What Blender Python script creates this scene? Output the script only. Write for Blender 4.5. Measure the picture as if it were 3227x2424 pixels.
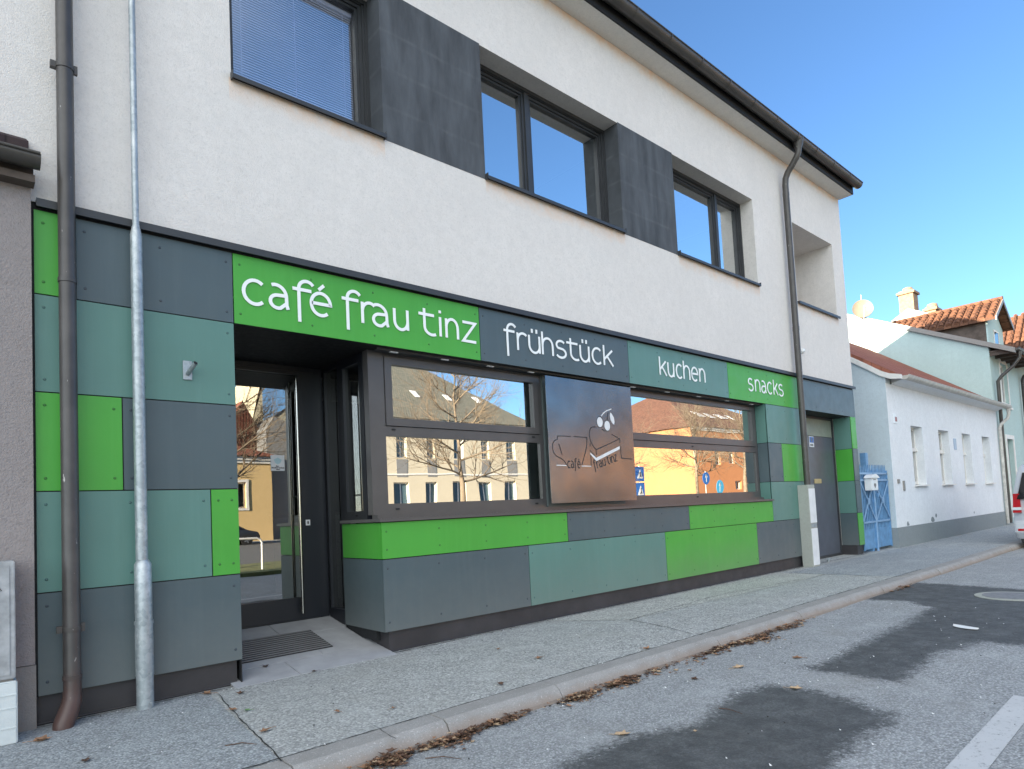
import bpy, bmesh, math, random
from mathutils import Vector, Matrix
R = math.radians
PI = math.pi
rnd = random.Random(7)
scene = bpy.context.scene
for o in list(bpy.data.objects):
    bpy.data.objects.remove(o)
COL = scene.collection

# ------------------------------------------------------------------ camera
PW, PH = 3227.0, 2424.0
F_PX, CX, CY = 2020.648, 1612.97, 1503.55
YAW, PITCH, ROLL = 0.7240538, 0.0535915, -0.0495103
EYE = Vector((0.0, -5.4, 1.28))
fwd = Vector((math.sin(YAW) * math.cos(PITCH), math.cos(YAW) * math.cos(PITCH), math.sin(PITCH)))
r0 = Vector((math.cos(YAW), -math.sin(YAW), 0))
u0 = r0.cross(fwd)
rgt = r0 * math.cos(ROLL) + u0 * math.sin(ROLL)
upv = -r0 * math.sin(ROLL) + u0 * math.cos(ROLL)
cam = bpy.data.cameras.new('camera')
cam_o = bpy.data.objects.new('camera', cam)
COL.objects.link(cam_o)
M = Matrix((rgt, upv, -fwd)).transposed().to_4x4()
M.translation = EYE
cam_o.matrix_world = M
cam.sensor_width = 36
cam.lens = F_PX / PW * 36
cam.shift_x = (PW / 2 - CX) / PW
cam.shift_y = (CY - PH / 2) / PW
cam.clip_start = 0.05
cam.clip_end = 600
scene.camera = cam_o

# ------------------------------------------------------------------ sky, sun, exposure
SUN_EL, SUN_V = R(13.6), Vector((-1.0, 0.292, 0.252)).normalized()
w = bpy.data.worlds.new('World')
scene.world = w
w.use_nodes = True
nt = w.node_tree
bg = nt.nodes['Background']
sky = nt.nodes.new('ShaderNodeTexSky')
sky.sky_type = 'NISHITA'
sky.sun_disc = False
sky.sun_elevation = SUN_EL
sky.sun_rotation = math.atan2(SUN_V.x, SUN_V.y)
sky.altitude = 200
sky.air_density = 1.0
sky.dust_density = 0.0
sky.ozone_density = 4.6
# bright glow added to the sky behind the viewer's left, unseen, brightening the shade
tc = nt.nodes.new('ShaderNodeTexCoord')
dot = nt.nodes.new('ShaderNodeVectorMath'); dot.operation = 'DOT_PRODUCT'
FILL_GLOW_DIR = Vector((-.72, -.42, .55)).normalized()
dot.inputs[1].default_value = FILL_GLOW_DIR
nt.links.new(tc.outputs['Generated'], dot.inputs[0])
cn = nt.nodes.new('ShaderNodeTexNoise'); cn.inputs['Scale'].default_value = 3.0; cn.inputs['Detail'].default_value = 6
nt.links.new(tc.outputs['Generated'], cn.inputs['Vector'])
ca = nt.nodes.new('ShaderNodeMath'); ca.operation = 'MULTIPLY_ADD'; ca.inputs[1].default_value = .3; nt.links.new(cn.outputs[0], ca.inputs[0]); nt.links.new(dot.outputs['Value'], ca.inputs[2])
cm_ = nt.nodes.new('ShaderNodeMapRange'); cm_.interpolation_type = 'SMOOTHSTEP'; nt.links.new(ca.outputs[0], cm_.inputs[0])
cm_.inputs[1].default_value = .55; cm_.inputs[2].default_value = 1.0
cs = nt.nodes.new('ShaderNodeVectorMath'); cs.operation = 'SCALE'; cs.inputs[0].default_value = (1.0, .955, .80); cs.name = 'fill_glow'
ck = nt.nodes.new('ShaderNodeMath'); ck.operation = 'MULTIPLY'; ck.name = 'fill_glow_strength'; ck.inputs[1].default_value = 7.2
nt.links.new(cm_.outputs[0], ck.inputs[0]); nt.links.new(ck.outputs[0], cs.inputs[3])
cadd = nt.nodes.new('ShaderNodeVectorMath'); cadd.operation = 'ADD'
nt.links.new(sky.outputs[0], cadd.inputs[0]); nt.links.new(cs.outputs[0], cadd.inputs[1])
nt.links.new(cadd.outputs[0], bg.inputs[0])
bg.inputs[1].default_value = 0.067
sun = bpy.data.lights.new('sun', 'SUN')
sun.energy = 5.0
sun.angle = R(0.5)
sun.color = (1.0, 0.86, 0.66)
sun_o = bpy.data.objects.new('sun', sun)
COL.objects.link(sun_o)
sun_o.rotation_euler = SUN_V.to_track_quat('Z', 'Y').to_euler()
scene.view_settings.view_transform = 'Standard'
scene.view_settings.look = 'None'
scene.view_settings.gamma = 1
scene.view_settings.exposure = 2.32
scene.cycles.max_bounces = 8
scene.cycles.transparent_max_bounces = 12
scene.cycles.caustics_reflective = False
scene.cycles.caustics_refractive = False


# ------------------------------------------------------------------ photo measurements -> places
def ray(u, v):
    return fwd + rgt * ((u - CX) / F_PX) - upv * ((v - CY) / F_PX)

def atY(u, v, y=0.0):
    d = ray(u, v); return EYE + d * ((y - EYE.y) / d.y)

def atX(u, v, x):
    d = ray(u, v); return EYE + d * ((x - EYE.x) / d.x)

def atZ(u, v, z=0.0):
    d = ray(u, v); return EYE + d * ((z - EYE.z) / d.z)

def refl(u, v, y, glass=0.22):
    p = atY(u, v, 2 * glass - y); p.y = y; return p


# ------------------------------------------------------------------ mesh helpers
class MB:
    def __init__(s):
        s.v = []; s.f = []; s.m = []; s.sm = []
    def add(s, vs, fs, mi=0, smooth=False):
        n = len(s.v)
        s.v += [tuple(p) for p in vs]
        for f in fs:
            s.f.append([n + i for i in f]); s.m.append(mi); s.sm.append(smooth)
        return s
    def box(s, x0, x1, y0, y1, z0, z1, mi=0):
        vs = [(x, y, z) for x in (x0, x1) for y in (y0, y1) for z in (z0, z1)]
        return s.add(vs, [(0, 1, 3, 2), (4, 6, 7, 5), (0, 4, 5, 1), (2, 3, 7, 6), (0, 2, 6, 4), (1, 5, 7, 3)], mi)
    def bbox(s, x0, x1, y0, y1, z0, z1, b, mi=0):
        """box with chamfered vertical and horizontal edges"""
        bm = bmesh.new()
        bmesh.ops.create_cube(bm, size=1)
        for v in bm.verts:
            v.co = Vector(((x0 + x1) / 2 + v.co.x * (x1 - x0), (y0 + y1) / 2 + v.co.y * (y1 - y0), (z0 + z1) / 2 + v.co.z * (z1 - z0)))
        bmesh.ops.bevel(bm, geom=list(bm.edges), offset=b, segments=2, affect='EDGES')
        bm.verts.index_update()
        s.add([v.co.copy() for v in bm.verts], [[v.index for v in f.verts] for f in bm.faces], mi)
        bm.free(); return s
    def quad(s, a, b, c, d, mi=0):
        return s.add([a, b, c, d], [(0, 1, 2, 3)], mi)
    def prism(s, poly, d, mi=0):
        """polygon (3-D points) pushed along vector d"""
        d = Vector(d); n = len(poly)
        vs = [Vector(p) for p in poly] + [Vector(p) + d for p in poly]
        fs = [list(range(n)), list(range(2 * n - 1, n - 1, -1))]
        fs += [(i, (i + 1) % n, (i + 1) % n + n, i + n) for i in range(n)]
        return s.add(vs, fs, mi)
    def obox(s, o, ax, ay, az, mi=0):
        o = Vector(o); ax = Vector(ax); ay = Vector(ay); az = Vector(az)
        vs = [o + ax * i + ay * j + az * k for i in (0, 1) for j in (0, 1) for k in (0, 1)]
        return s.add(vs, [(0, 1, 3, 2), (4, 6, 7, 5), (0, 4, 5, 1), (2, 3, 7, 6), (0, 2, 6, 4), (1, 5, 7, 3)], mi)
    def tube(s, pts, rad, n=12, mi=0, cap=True, smooth=True):
        pts = [Vector(p) for p in pts]
        if not hasattr(rad, '__len__'): rad = [rad] * len(pts)
        rings = []; ref = None
        for i, p in enumerate(pts):
            a = pts[max(i - 1, 0)]; b = pts[min(i + 1, len(pts) - 1)]
            t = (b - a).normalized()
            if ref is None:
                ref = t.orthogonal().normalized()
            ref = (ref - t * ref.dot(t)).normalized()
            q = t.cross(ref)
            rings.append([p + (ref * math.cos(2 * PI * k / n) + q * math.sin(2 * PI * k / n)) * rad[i] for k in range(n)])
        vs = [v for r_ in rings for v in r_]
        fs = []
        for i in range(len(pts) - 1):
            for k in range(n):
                fs.append((i * n + k, i * n + (k + 1) % n, (i + 1) * n + (k + 1) % n, (i + 1) * n + k))
        s.add(vs, fs, mi, smooth)
        if cap:
            s.add(rings[0], [list(range(n))], mi); s.add(rings[-1], [list(range(n))], mi)
        return s
    def build(s, name, mats, parent=None, loc=None):
        me = bpy.data.meshes.new(name)
        org = Vector(loc) if loc is not None else (ORG.get(parent.name, Vector()) if parent else Vector())
        me.from_pydata([Vector(p) - org for p in s.v], [], s.f)
        if not isinstance(mats, (list, tuple)): mats = [mats]
        for m in mats: me.materials.append(m)
        me.polygons.foreach_set('material_index', s.m)
        me.polygons.foreach_set('use_smooth', s.sm)
        bm = bmesh.new(); bm.from_mesh(me)
        bmesh.ops.recalc_face_normals(bm, faces=list(bm.faces))
        bm.to_mesh(me); bm.free()
        o = bpy.data.objects.new(name, me)
        COL.objects.link(o)
        if parent:
            o.parent = parent
            if loc is not None: o.location = org - ORG[parent.name]
        else:
            o.location = org
        ORG[o.name] = org
        return o

ORG = {}
def tag(o, label=None, cat=None, group=None, kind=None):
    if label: o['label'] = label
    if cat: o['category'] = cat
    if group: o['group'] = group
    if kind: o['kind'] = kind
    return o

def empty(name, loc, label=None, cat=None, group=None):
    o = bpy.data.objects.new(name, None)
    COL.objects.link(o)
    o.location = loc
    ORG[o.name] = Vector(loc)
    return tag(o, label, cat, group)

def copy_tree(o, dx, parent=None):
    c = o.copy(); COL.objects.link(c)
    if parent: c.parent = parent
    else: c.location = Vector(o.location) + Vector(dx)
    ORG[c.name] = ORG.get(o.name, Vector()) + Vector(dx)
    for ch in list(o.children):
        copy_tree(ch, dx, c)
    return c

def frame(mb, x0, x1, z0, z1, wd, y0, y1, mi=0, wt=None, wb=None):
    wt = wd if wt is None else wt; wb = wd if wb is None else wb
    mb.box(x0, x0 + wd, y0, y1, z0, z1, mi); mb.box(x1 - wd, x1, y0, y1, z0, z1, mi)
    mb.box(x0 + wd, x1 - wd, y0, y1, z1 - wt, z1, mi); mb.box(x0 + wd, x1 - wd, y0, y1, z0, z0 + wb, mi)
    return mb

def wall_grid(mb, xs, zs, hole, y0, y1, mi=0):
    """slab between y0 and y1 with rectangular openings; hole(xc, zc) -> bool"""
    nx, nz = len(xs) - 1, len(zs) - 1
    sol = [[not hole((xs[i] + xs[i + 1]) / 2, (zs[j] + zs[j + 1]) / 2) for j in range(nz)] for i in range(nx)]
    S = lambda i, j: 0 <= i < nx and 0 <= j < nz and sol[i][j]
    for i in range(nx):
        for j in range(nz):
            if not sol[i][j]: continue
            a, b, c, d = xs[i], xs[i + 1], zs[j], zs[j + 1]
            for y in (y0, y1): mb.quad((a, y, c), (b, y, c), (b, y, d), (a, y, d), mi)
            if not S(i - 1, j): mb.quad((a, y0, c), (a, y1, c), (a, y1, d), (a, y0, d), mi)
            if not S(i + 1, j): mb.quad((b, y0, c), (b, y1, c), (b, y1, d), (b, y0, d), mi)
            if not S(i, j - 1): mb.quad((a, y0, c), (b, y0, c), (b, y1, c), (a, y1, c), mi)
            if not S(i, j + 1): mb.quad((a, y0, d), (b, y0, d), (b, y1, d), (a, y1, d), mi)
    return mb


# ------------------------------------------------------------------ materials
class NT:
    def __init__(s, name):
        s.mat = bpy.data.materials.new(name); s.mat.use_nodes = True
        s.t = s.mat.node_tree; s.b = s.t.nodes['Principled BSDF']
    def n(s, typ, **kw):
        nd = s.t.nodes.new(typ)
        for k, v in kw.items():
            if k.startswith('i_'):
                key = k[2:]
                key = int(key) if key.isdigit() else key
                if hasattr(v, 'outputs') or isinstance(v, bpy.types.NodeSocket): s.l(v, nd.inputs[key])
                else: nd.inputs[key].default_value = v
            else: setattr(nd, k, v)
        return nd
    def l(s, a, b):
        s.t.links.new(a.outputs[0] if hasattr(a, 'outputs') else a, b)
    def coord(s):
        return s.n('ShaderNodeTexCoord').outputs['Object'] if False else s.n('ShaderNodeNewGeometry').outputs['Position']
    def noise(s, scale, detail=4, rough=.55, vec=None, dist=0):
        nd = s.n('ShaderNodeTexNoise'); nd.inputs['Scale'].default_value = scale
        nd.inputs['Detail'].default_value = detail; nd.inputs['Roughness'].default_value = rough
        nd.inputs['Distortion'].default_value = dist
        s.l(vec if vec is not None else s.coord(), nd.inputs['Vector']); return nd.outputs[0]
    def ramp(s, fac, stops):
        nd = s.n('ShaderNodeValToRGB'); cr = nd.color_ramp
        while len(cr.elements) < len(stops): cr.elements.new(.5)
        for e, (p, c) in zip(cr.elements, stops):
            e.position = p; e.color = (*c, 1) if len(c) == 3 else c
        s.l(fac, nd.inputs[0]); return nd.outputs[0]
    def mr(s, v, a, b, c=0., d=1.):
        nd = s.n('ShaderNodeMapRange'); s.l(v, nd.inputs[0])
        for i, x in enumerate((a, b, c, d)): nd.inputs[1 + i].default_value = x
        return nd.outputs[0]
    def math(s, op, a, b=0.):
        nd = s.n('ShaderNodeMath', operation=op)
        for i, x in enumerate((a, b)):
            if isinstance(x, (int, float)): nd.inputs[i].default_value = x
            else: s.l(x, nd.inputs[i])
        return nd.outputs[0]
    def mix(s, fac, a, b, mode='MIX'):
        nd = s.n('ShaderNodeMix', data_type='RGBA', blend_type=mode)
        for i, x in ((0, fac), (6, a), (7, b)):
            if isinstance(x, bpy.types.NodeSocket): s.l(x, nd.inputs[i])
            elif isinstance(x, (int, float)): nd.inputs[i].default_value = x
            else: nd.inputs[i].default_value = (*x, 1)
        return nd.outputs[2]
    def bump(s, h, strength, dist=.01):
        nd = s.n('ShaderNodeBump'); nd.inputs['Strength'].default_value = strength; nd.inputs['Distance'].default_value = dist
        s.l(h, nd.inputs['Height']); s.l(nd.outputs[0], s.b.inputs['Normal'])
    def out(s, col=None, rough=None, metal=None, spec=None):
        for k, v in (('Base Color', col), ('Roughness', rough), ('Metallic', metal), ('Specular IOR Level', spec)):
            if v is None: continue
            if isinstance(v, bpy.types.NodeSocket): s.l(v, s.b.inputs[k])
            elif k == 'Base Color': s.b.inputs[k].default_value = (*v, 1)
            else: s.b.inputs[k].default_value = v
        return s.mat

def surf(name, col, rough=.6, metal=0., var=.08, vs=6., bump=0., bs=60., spec=.5):
    """a plain finish with slight wear in tone and gloss"""
    t = NT(name)
    nz = t.noise(vs, 5)
    c = t.mix(t.mr(nz, .3, .7), tuple(x * (1 - var) for x in col), tuple(min(1, x * (1 + var)) for x in col))
    rr = t.mr(t.noise(vs * 3, 3), .3, .7, max(0, rough - .05), min(1, rough + .07)) if rough >= .5 else rough
    if bump: t.bump(t.noise(bs, 4), bump, .004)
    return t.out(c, rr, metal, spec)

def m_plaster(name, col, stain=None, bscale=90, bstr=.5, speck=.12):
    t = NT(name)
    big = t.noise(.9, 4); fine = t.noise(45, 3, .7); mid = t.noise(9, 4, .6)
    c = t.mix(t.mr(big, .3, .7), tuple(x * .95 for x in col), tuple(min(1, x * 1.04) for x in col))
    c = t.mix(t.mr(mid, .42, .7, 0, .5), c, tuple(x * .84 for x in col))
    c = t.mix(t.mr(t.noise(22, 5, .75), .5, .68, 0, .45), c, tuple(x * .82 for x in col))
    c = t.mix(t.mr(fine, .5, .72, 0, speck * 3), c, tuple(x * .72 for x in col))
    stp = t.n('ShaderNodeMapping'); t.l(t.coord(), stp.inputs[0]); stp.inputs['Scale'].default_value = (6, 6, .35)
    c = t.mix(t.mr(t.noise(1.1, 6, .7, stp), .5, .75, 0, .2), c, tuple(x * .82 for x in col))
    c = t.mix(t.mr(t.noise(30, 3, .8), .55, .66, 0, .5), c, tuple(x * .72 for x in col))
    c = t.mix(t.mr(t.noise(1.7, 5, .6), .35, .65, .3, 0), c, tuple(x * .85 for x in col))
    if stain:
        sep = t.n('ShaderNodeSeparateXYZ'); t.l(t.coord(), sep.inputs[0])
        z = sep.outputs[2]; x = sep.outputs[0]
        nz = t.noise(2.6, 6, .7); z2 = t.math('ADD', z, t.mr(nz, 0, 1, -.16, .16))
        top = t.mr(z2, 7.62, 7.80)
        b1 = t.math('MULTIPLY', t.mr(z2, 4.86, 5.06), t.math('LESS_THAN', z, 5.075))
        rng = None
        for a, b in ((1.8, 3.3), (4.6, 7.1), (8.4, 10.9), (12.4, 14.3)):
            k = t.math('MULTIPLY', t.math('GREATER_THAN', x, a), t.math('LESS_THAN', x, b))
            rng = k if rng is None else t.math('ADD', rng, k)
        b1 = t.math('MULTIPLY', b1, rng)
        msk = t.math('MULTIPLY', t.math('MAXIMUM', top, b1), t.mr(t.noise(7, 5, .7), .35, .6, .25, 1))
        c = t.mix(t.math('MULTIPLY', msk, .85), c, stain)
        dk = t.math('MULTIPLY', t.mr(t.noise(16, 6, .75), .62, .72), t.math('MAXIMUM', t.mr(z2, 7.5, 7.8), b1))
        c = t.mix(t.math('MULTIPLY', dk, .5), c, (.2, .12, .08))
    h = t.math('ADD', t.math('MULTIPLY', fine, .8), t.noise(bscale, 2, .6))
    t.bump(h, bstr, .006)
    return t.out(c, .9, 0, .3)

def m_panel(name, col, rough=.42):
    """fibre-cement cladding sheet: matt lacquer over a faintly fibrous board"""
    t = NT(name)
    c = t.mix(t.mr(t.noise(1.3, 4), .3, .7), tuple(x * .93 for x in col), tuple(x * 1.06 for x in col))
    c = t.mix(t.mr(t.noise(160, 2, .8), .35, .75, 0, .16), c, tuple(min(1, x * 1.35 + .01) for x in col))
    c = t.mix(t.mr(t.noise(24, 6, .8), .66, .74, 0, .25), c, tuple(x * 1.3 + .02 for x in col))
    st = t.n('ShaderNodeMapping'); t.l(t.coord(), st.inputs[0]); st.inputs['Scale'].default_value = (9, 9, .5)
    c = t.mix(t.mr(t.noise(1.0, 6, .7, st), .5, .72, 0, .22), c, tuple(min(1, x * 1.25 + .03) for x in col))
    sz = t.n('ShaderNodeSeparateXYZ'); t.l(t.coord(), sz.inputs[0])
    lowd = t.mr(t.math('ADD', sz.outputs[2], t.mr(t.noise(6, 6, .75), 0, 1, -.25, .25)), .75, .2)
    c = t.mix(t.math('MULTIPLY', lowd, .32), c, (.20, .195, .18))
    t.bump(t.noise(220, 2), .12, .002)
    return t.out(c, t.mr(t.noise(5, 3), .3, .7, rough - .04, rough + .08), 0, .5)

def m_glass(name, tint=(.62, .68, .66), lo=.16, hi=1., blend=.35, warp=0.):
    t = NT(name); t.t.nodes.remove(t.b)
    o = t.t.nodes['Material Output']
    lw = t.n('ShaderNodeLayerWeight'); lw.inputs[0].default_value = blend
    f = t.mr(lw.outputs['Fresnel'], 0, 1, lo, hi)
    bf = t.n('ShaderNodeNewGeometry').outputs['Backfacing']
    f = t.math('MULTIPLY', f, t.math('SUBTRACT', 1., bf))
    g = t.n('ShaderNodeBsdfGlossy'); g.inputs['Roughness'].default_value = 0.0; g.inputs['Color'].default_value = (.95, .97, .97, 1)
    if warp:
        bp = t.n('ShaderNodeBump'); bp.inputs['Strength'].default_value = 1; bp.inputs['Distance'].default_value = warp
        t.l(t.noise(1.6, 1), bp.inputs['Height']); t.l(bp.outputs[0], g.inputs['Normal'])
    tr = t.n('ShaderNodeBsdfTransparent'); tr.inputs['Color'].default_value = (*tint, 1)
    mx = t.n('ShaderNodeMixShader'); t.l(f, mx.inputs[0]); t.l(tr.outputs[0], mx.inputs[1]); t.l(g.outputs[0], mx.inputs[2])
    t.l(mx.outputs[0], o.inputs[0]); return t.mat

def m_asphalt(name, base, agg=55., lightc=(.42, .42, .42), attr=None, warm=None):
    t = NT(name)
    p = t.coord()
    v = t.n('ShaderNodeTexVoronoi'); v.inputs['Scale'].default_value = agg; t.l(p, v.inputs['Vector'])
    v2 = t.n('ShaderNodeTexVoronoi'); v2.inputs['Scale'].default_value = agg * 2.3; t.l(p, v2.inputs['Vector'])
    hs = t.n('ShaderNodeSeparateColor'); t.l(v.outputs['Color'], hs.inputs[0])
    hs2 = t.n('ShaderNodeSeparateColor'); t.l(v2.outputs['Color'], hs2.inputs[0])
    dark = tuple(x * .36 for x in base); lite = tuple(min(1, x * 1.8) for x in base)
    c = t.mix(hs.outputs[0], dark, lite)
    c = t.mix(t.mr(hs2.outputs[0], 0, 1, 0, .55), c, base)
    c = t.mix(t.math('GREATER_THAN', hs.outputs[1], .965), c, lightc)
    c = t.mix(t.math('GREATER_THAN', hs2.outputs[2], .975), c, tuple(x * .8 for x in lightc))
    c = t.mix(t.mr(v.outputs['Distance'], .25, .6, 0, .5), c, dark)
    big = t.noise(.7, 5, .6)
    c = t.mix(t.mr(big, .3, .7, 0, .4), c, tuple(x * .72 for x in base))
    c = t.mix(t.mr(t.noise(2.7, 6, .7), .5, .72, 0, .4), c, tuple(x * 1.25 for x in base))
    c = t.mix(t.mr(t.noise(9, 3, .5), .66, .70, 0, .45), c, tuple(x * .45 for x in base))
    stv = t.n('ShaderNodeMapping'); t.l(p, stv.inputs[0]); stv.inputs['Scale'].default_value = (.5, 5, 1)
    c = t.mix(t.mr(t.noise(1.3, 6, .7, stv), .5, .7, 0, .3), c, tuple(x * .55 for x in base))
    if warm:
        c = t.mix(t.mr(t.noise(1.1, 6, .7), .52, .7, 0, .5), c, warm)
    rough = .85
    if attr:
        a = t.n('ShaderNodeAttribute', attribute_name=attr).outputs['Fac']
        aa = t.math('ADD', t.math('ADD', a, t.mr(t.noise(5, 6, .75), .2, .8, -.3, .3)), t.mr(t.noise(34, 4, .8), .3, .7, -.22, .22))
        k = t.mr(aa, .32, .66)
        k = t.math('MULTIPLY', k, t.mr(t.noise(7, 6, .8), .36, .6, .80, 1.))
        c = t.mix(t.math('MULTIPLY', k, .93), c, tuple(x * .13 for x in base))
        rough = t.mr(k, 0, 1, .85, .75)
    h = t.math('ADD', t.math('MULTIPLY', v.outputs['Distance'], -1.), t.math('MULTIPLY', t.noise(agg * 1.7, 3), .6))
    t.bump(h, .75, .006)
    return t.out(c, rough, 0, .35)

def m_tiles(name, c1, c2, sx=4.5, sy=4.2, ax=0, ay=1):
    """roof tiles: rows with a course shadow line painted dark and stepped by bump"""
    t = NT(name)
    sep = t.n('ShaderNodeSeparateXYZ'); t.l(t.coord(), sep.inputs[0])
    a = t.math('MULTIPLY', sep.outputs[ax], sx); b = t.math('MULTIPLY', sep.outputs[ay], sy)
    fb = t.math('FRACT', b); row = t.math('FLOOR', b)
    a2 = t.math('ADD', a, t.math('MULTIPLY', row, .5))
    fa = t.math('ABSOLUTE', t.math('SUBTRACT', t.math('FRACT', a2), .5))
    cm = t.n('ShaderNodeCombineXYZ'); t.l(t.math('FLOOR', a2), cm.inputs[0]); t.l(row, cm.inputs[1])
    wn = t.n('ShaderNodeTexWhiteNoise'); t.l(cm, wn.inputs['Vector'])
    c = t.mix(wn.outputs[0], c1, c2)
    c = t.mix(t.mr(t.noise(3, 5), .5, .8, 0, .5), c, tuple(x * .5 for x in c1))
    c = t.mix(t.mr(fa, .44, .5, 0, .8), c, tuple(x * .3 for x in c1))
    c = t.mix(t.mr(fb, .12, 0, 0, .8), c, tuple(x * .3 for x in c1))
    h = t.math('SUBTRACT', fb, t.math('MULTIPLY', t.math('POWER', fa, 2.), 2.))
    t.bump(h, .9, .04)
    return t.out(c, .8, 0, .3)

MT = {}
MT['plaster'] = m_plaster('plaster_offwhite', (.75, .71, .68), stain=(.76, .53, .37))
MT['plaster_dark'] = None
t = NT('plaster_charcoal')
sep = t.n('ShaderNodeSeparateXYZ'); t.l(t.coord(), sep.inputs[0])
stretch = t.n('ShaderNodeMapping'); t.l(t.coord(), stretch.inputs[0]); stretch.inputs['Scale'].default_value = (3.5, 1, .8)
c = t.mix(t.mr(t.noise(1.4, 5, .6, stretch), .35, .7), (.055, .06, .068), (.105, .115, .13))
for zz in (5.42, 5.82, 6.22):
    d = t.math('ABSOLUTE', t.math('SUBTRACT', t.math('ADD', sep.outputs[2], t.mr(t.noise(2, 3), 0, 1, -.02, .02)), zz))
    c = t.mix(t.math('MULTIPLY', t.mr(d, .03, 0), t.mr(t.noise(3.1, 4, .7), .4, .7, .0, .26)), c, (.19, .2, .21))
vv = t.n('ShaderNodeTexVoronoi'); vv.inputs['Scale'].default_value = 2.1; t.l(t.coord(), vv.inputs['Vector'])
c = t.mix(t.mr(vv.outputs['Distance'], .16, .05, 0, .6), c, (.045, .048, .055))
t.bump(t.noise(90, 3), .25, .004)
MT['plaster_dark'] = t.out(c, .8, 0, .3)
MT['green'] = m_panel('cladding_green', (.064, .34, .040))
MT['teal'] = m_panel('cladding_teal', (.100, .215, .185))
MT['grey'] = m_panel('cladding_grey', (.070, .100, .112))
MT['screw'] = {k: surf('screw_' + k, c, .5) for k, c in dict(green=(.04, .19, .03), teal=(.065, .14, .13), grey=(.045, .06, .075)).items()}
MT['doormetal'] = surf('door_metal_blueblack', (.012, .014, .02), .42, 0, .05, 1)
MT['anthra'] = surf('anthracite_powdercoat', (.036, .038, .042), .46, 0, .12, 4)
MT['frame'] = surf('grey_window_profile', (.084, .080, .082), .3, 0, .08, 5)
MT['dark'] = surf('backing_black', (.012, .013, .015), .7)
MT['plinth'] = surf('plinth_charcoal', (.040, .037, .040), .5, 0, .25, 3, .2, 40)
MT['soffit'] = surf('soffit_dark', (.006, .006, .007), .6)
MT['glass'] = m_glass('window_glass', (.4, .44, .43), .6, 1., .5, .0008)
MT['glass_up'] = m_glass('upper_window_glass', (.7, .75, .8), .72, 1., .5, .001)
MT['glass_blind'] = m_glass('clear_upper_glass', (.9, .93, 1.), .30, 1., .5, .001)
MT['glass_door'] = m_glass('door_glass', (.6, .66, .62), .27, 1., .5, .0004)
MT['brown_metal'] = None
t = NT('brown_coated_pipe')
c = t.mix(t.mr(t.noise(5, 5), .35, .7), (.050, .045, .043), (.075, .068, .064))
sp = t.n('ShaderNodeMapping'); t.l(t.coord(), sp.inputs[0]); sp.inputs['Scale'].default_value = (30, 30, 7)
c = t.mix(t.mr(t.noise(1.2, 3, .6, sp), .69, .72), c, (.4, .38, .36))
sz = t.n('ShaderNodeSeparateXYZ'); t.l(t.coord(), sz.inputs[0])
c = t.mix(t.math('MULTIPLY', t.mr(t.math('ADD', sz.outputs[2], t.mr(t.noise(9, 4), 0, 1, -.12, .12)), .42, .12), .7), c, (.095, .045, .035))
MT['brown_metal'] = t.out(c, .42, 0, .5)
MT['gutter'] = surf('gutter_brown', (.060, .054, .048), .4, .1, .25, 3)
t = NT('galvanised_steel')
v = t.n('ShaderNodeTexVoronoi'); v.inputs['Scale'].default_value = 38; t.l(t.coord(), v.inputs['Vector'])
hs = t.n('ShaderNodeSeparateColor'); t.l(v.outputs['Color'], hs.inputs[0])
c = t.mix(hs.outputs[0], (.30, .34, .36), (.42, .46, .48))
c = t.mix(t.mr(t.noise(7, 6, .7), .5, .66), c, (.52, .55, .56))
c = t.mix(t.mr(t.noise(15, 6, .7), .68, .74), c, (.34, .25, .19))
t.bump(t.noise(40, 3), .15, .003)
MT['galv'] = t.out(c, .5, .55, .5)
MT['steel'] = surf('stainless_tube', (.62, .60, .56), .18, 1., .04)
t = NT('brushed_sheet_metal')
mp = t.n('ShaderNodeMapping'); t.l(t.coord(), mp.inputs[0]); mp.inputs['Scale'].default_value = (2, 2, 220)
t.bump(t.noise(2, 3, .6, mp), .04, .002)
c = t.mix(t.mr(t.noise(2.2, 5), .35, .65), (.125, .15, .175), (.17, .195, .22))
MT['sheet'] = t.out(c, t.mr(t.noise(3, 4), .3, .7, .14, .22), .78)
MT['white'] = surf('white_lettering', (.86, .88, .88), .5, 0, .02)
MT['line'] = surf('cut_line_dark', (.02, .02, .022), .6)
MT['white_paint'] = surf('white_paint', (.78, .77, .75), .55, 0, .05)
MT['blind'] = surf('blind_slat', (.80, .83, .90), .5, 0, .03)
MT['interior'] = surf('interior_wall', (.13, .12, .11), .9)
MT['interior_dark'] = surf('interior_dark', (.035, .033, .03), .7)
MT['slab'] = surf('stone_slab', (.34, .345, .36), .75, 0, .12, 5, .3, 120)
MT['rubber'] = surf('mat_rubber', (.008, .008, .009), .9)
MT['matrib'] = surf('mat_aluminium', (.19, .19, .195), .5, .2)
MT['pave'] = m_asphalt('pavement_asphalt', (.45, .46, .45), 64, (.55, .55, .54), None, (.37, .37, .345))
MT['pave2'] = m_asphalt('pavement_asphalt_blue', (.36, .385, .40), 70, (.5, .5, .5))
MT['road'] = m_asphalt('road_asphalt', (.365, .38, .39), 85, (.5, .5, .5), 'damp', (.25, .25, .24))
MT['road_far'] = m_asphalt('road_asphalt_far', (.16, .16, .16), 60)
MT['kerb'] = None
t = NT('granite_kerb')
c = t.mix(t.mr(t.noise(3, 6, .7), .35, .7), (.30, .29, .275), (.40, .39, .38))
c = t.mix(t.mr(t.noise(160, 2, .8), .3, .7, 0, .7), c, (.20, .195, .19))
c = t.mix(t.mr(t.noise(70, 2, .8), .6, .72, 0, .7), c, (.55, .54, .53))
sz = t.n('ShaderNodeSeparateXYZ'); t.l(t.coord(), sz.inputs[0])
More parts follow.
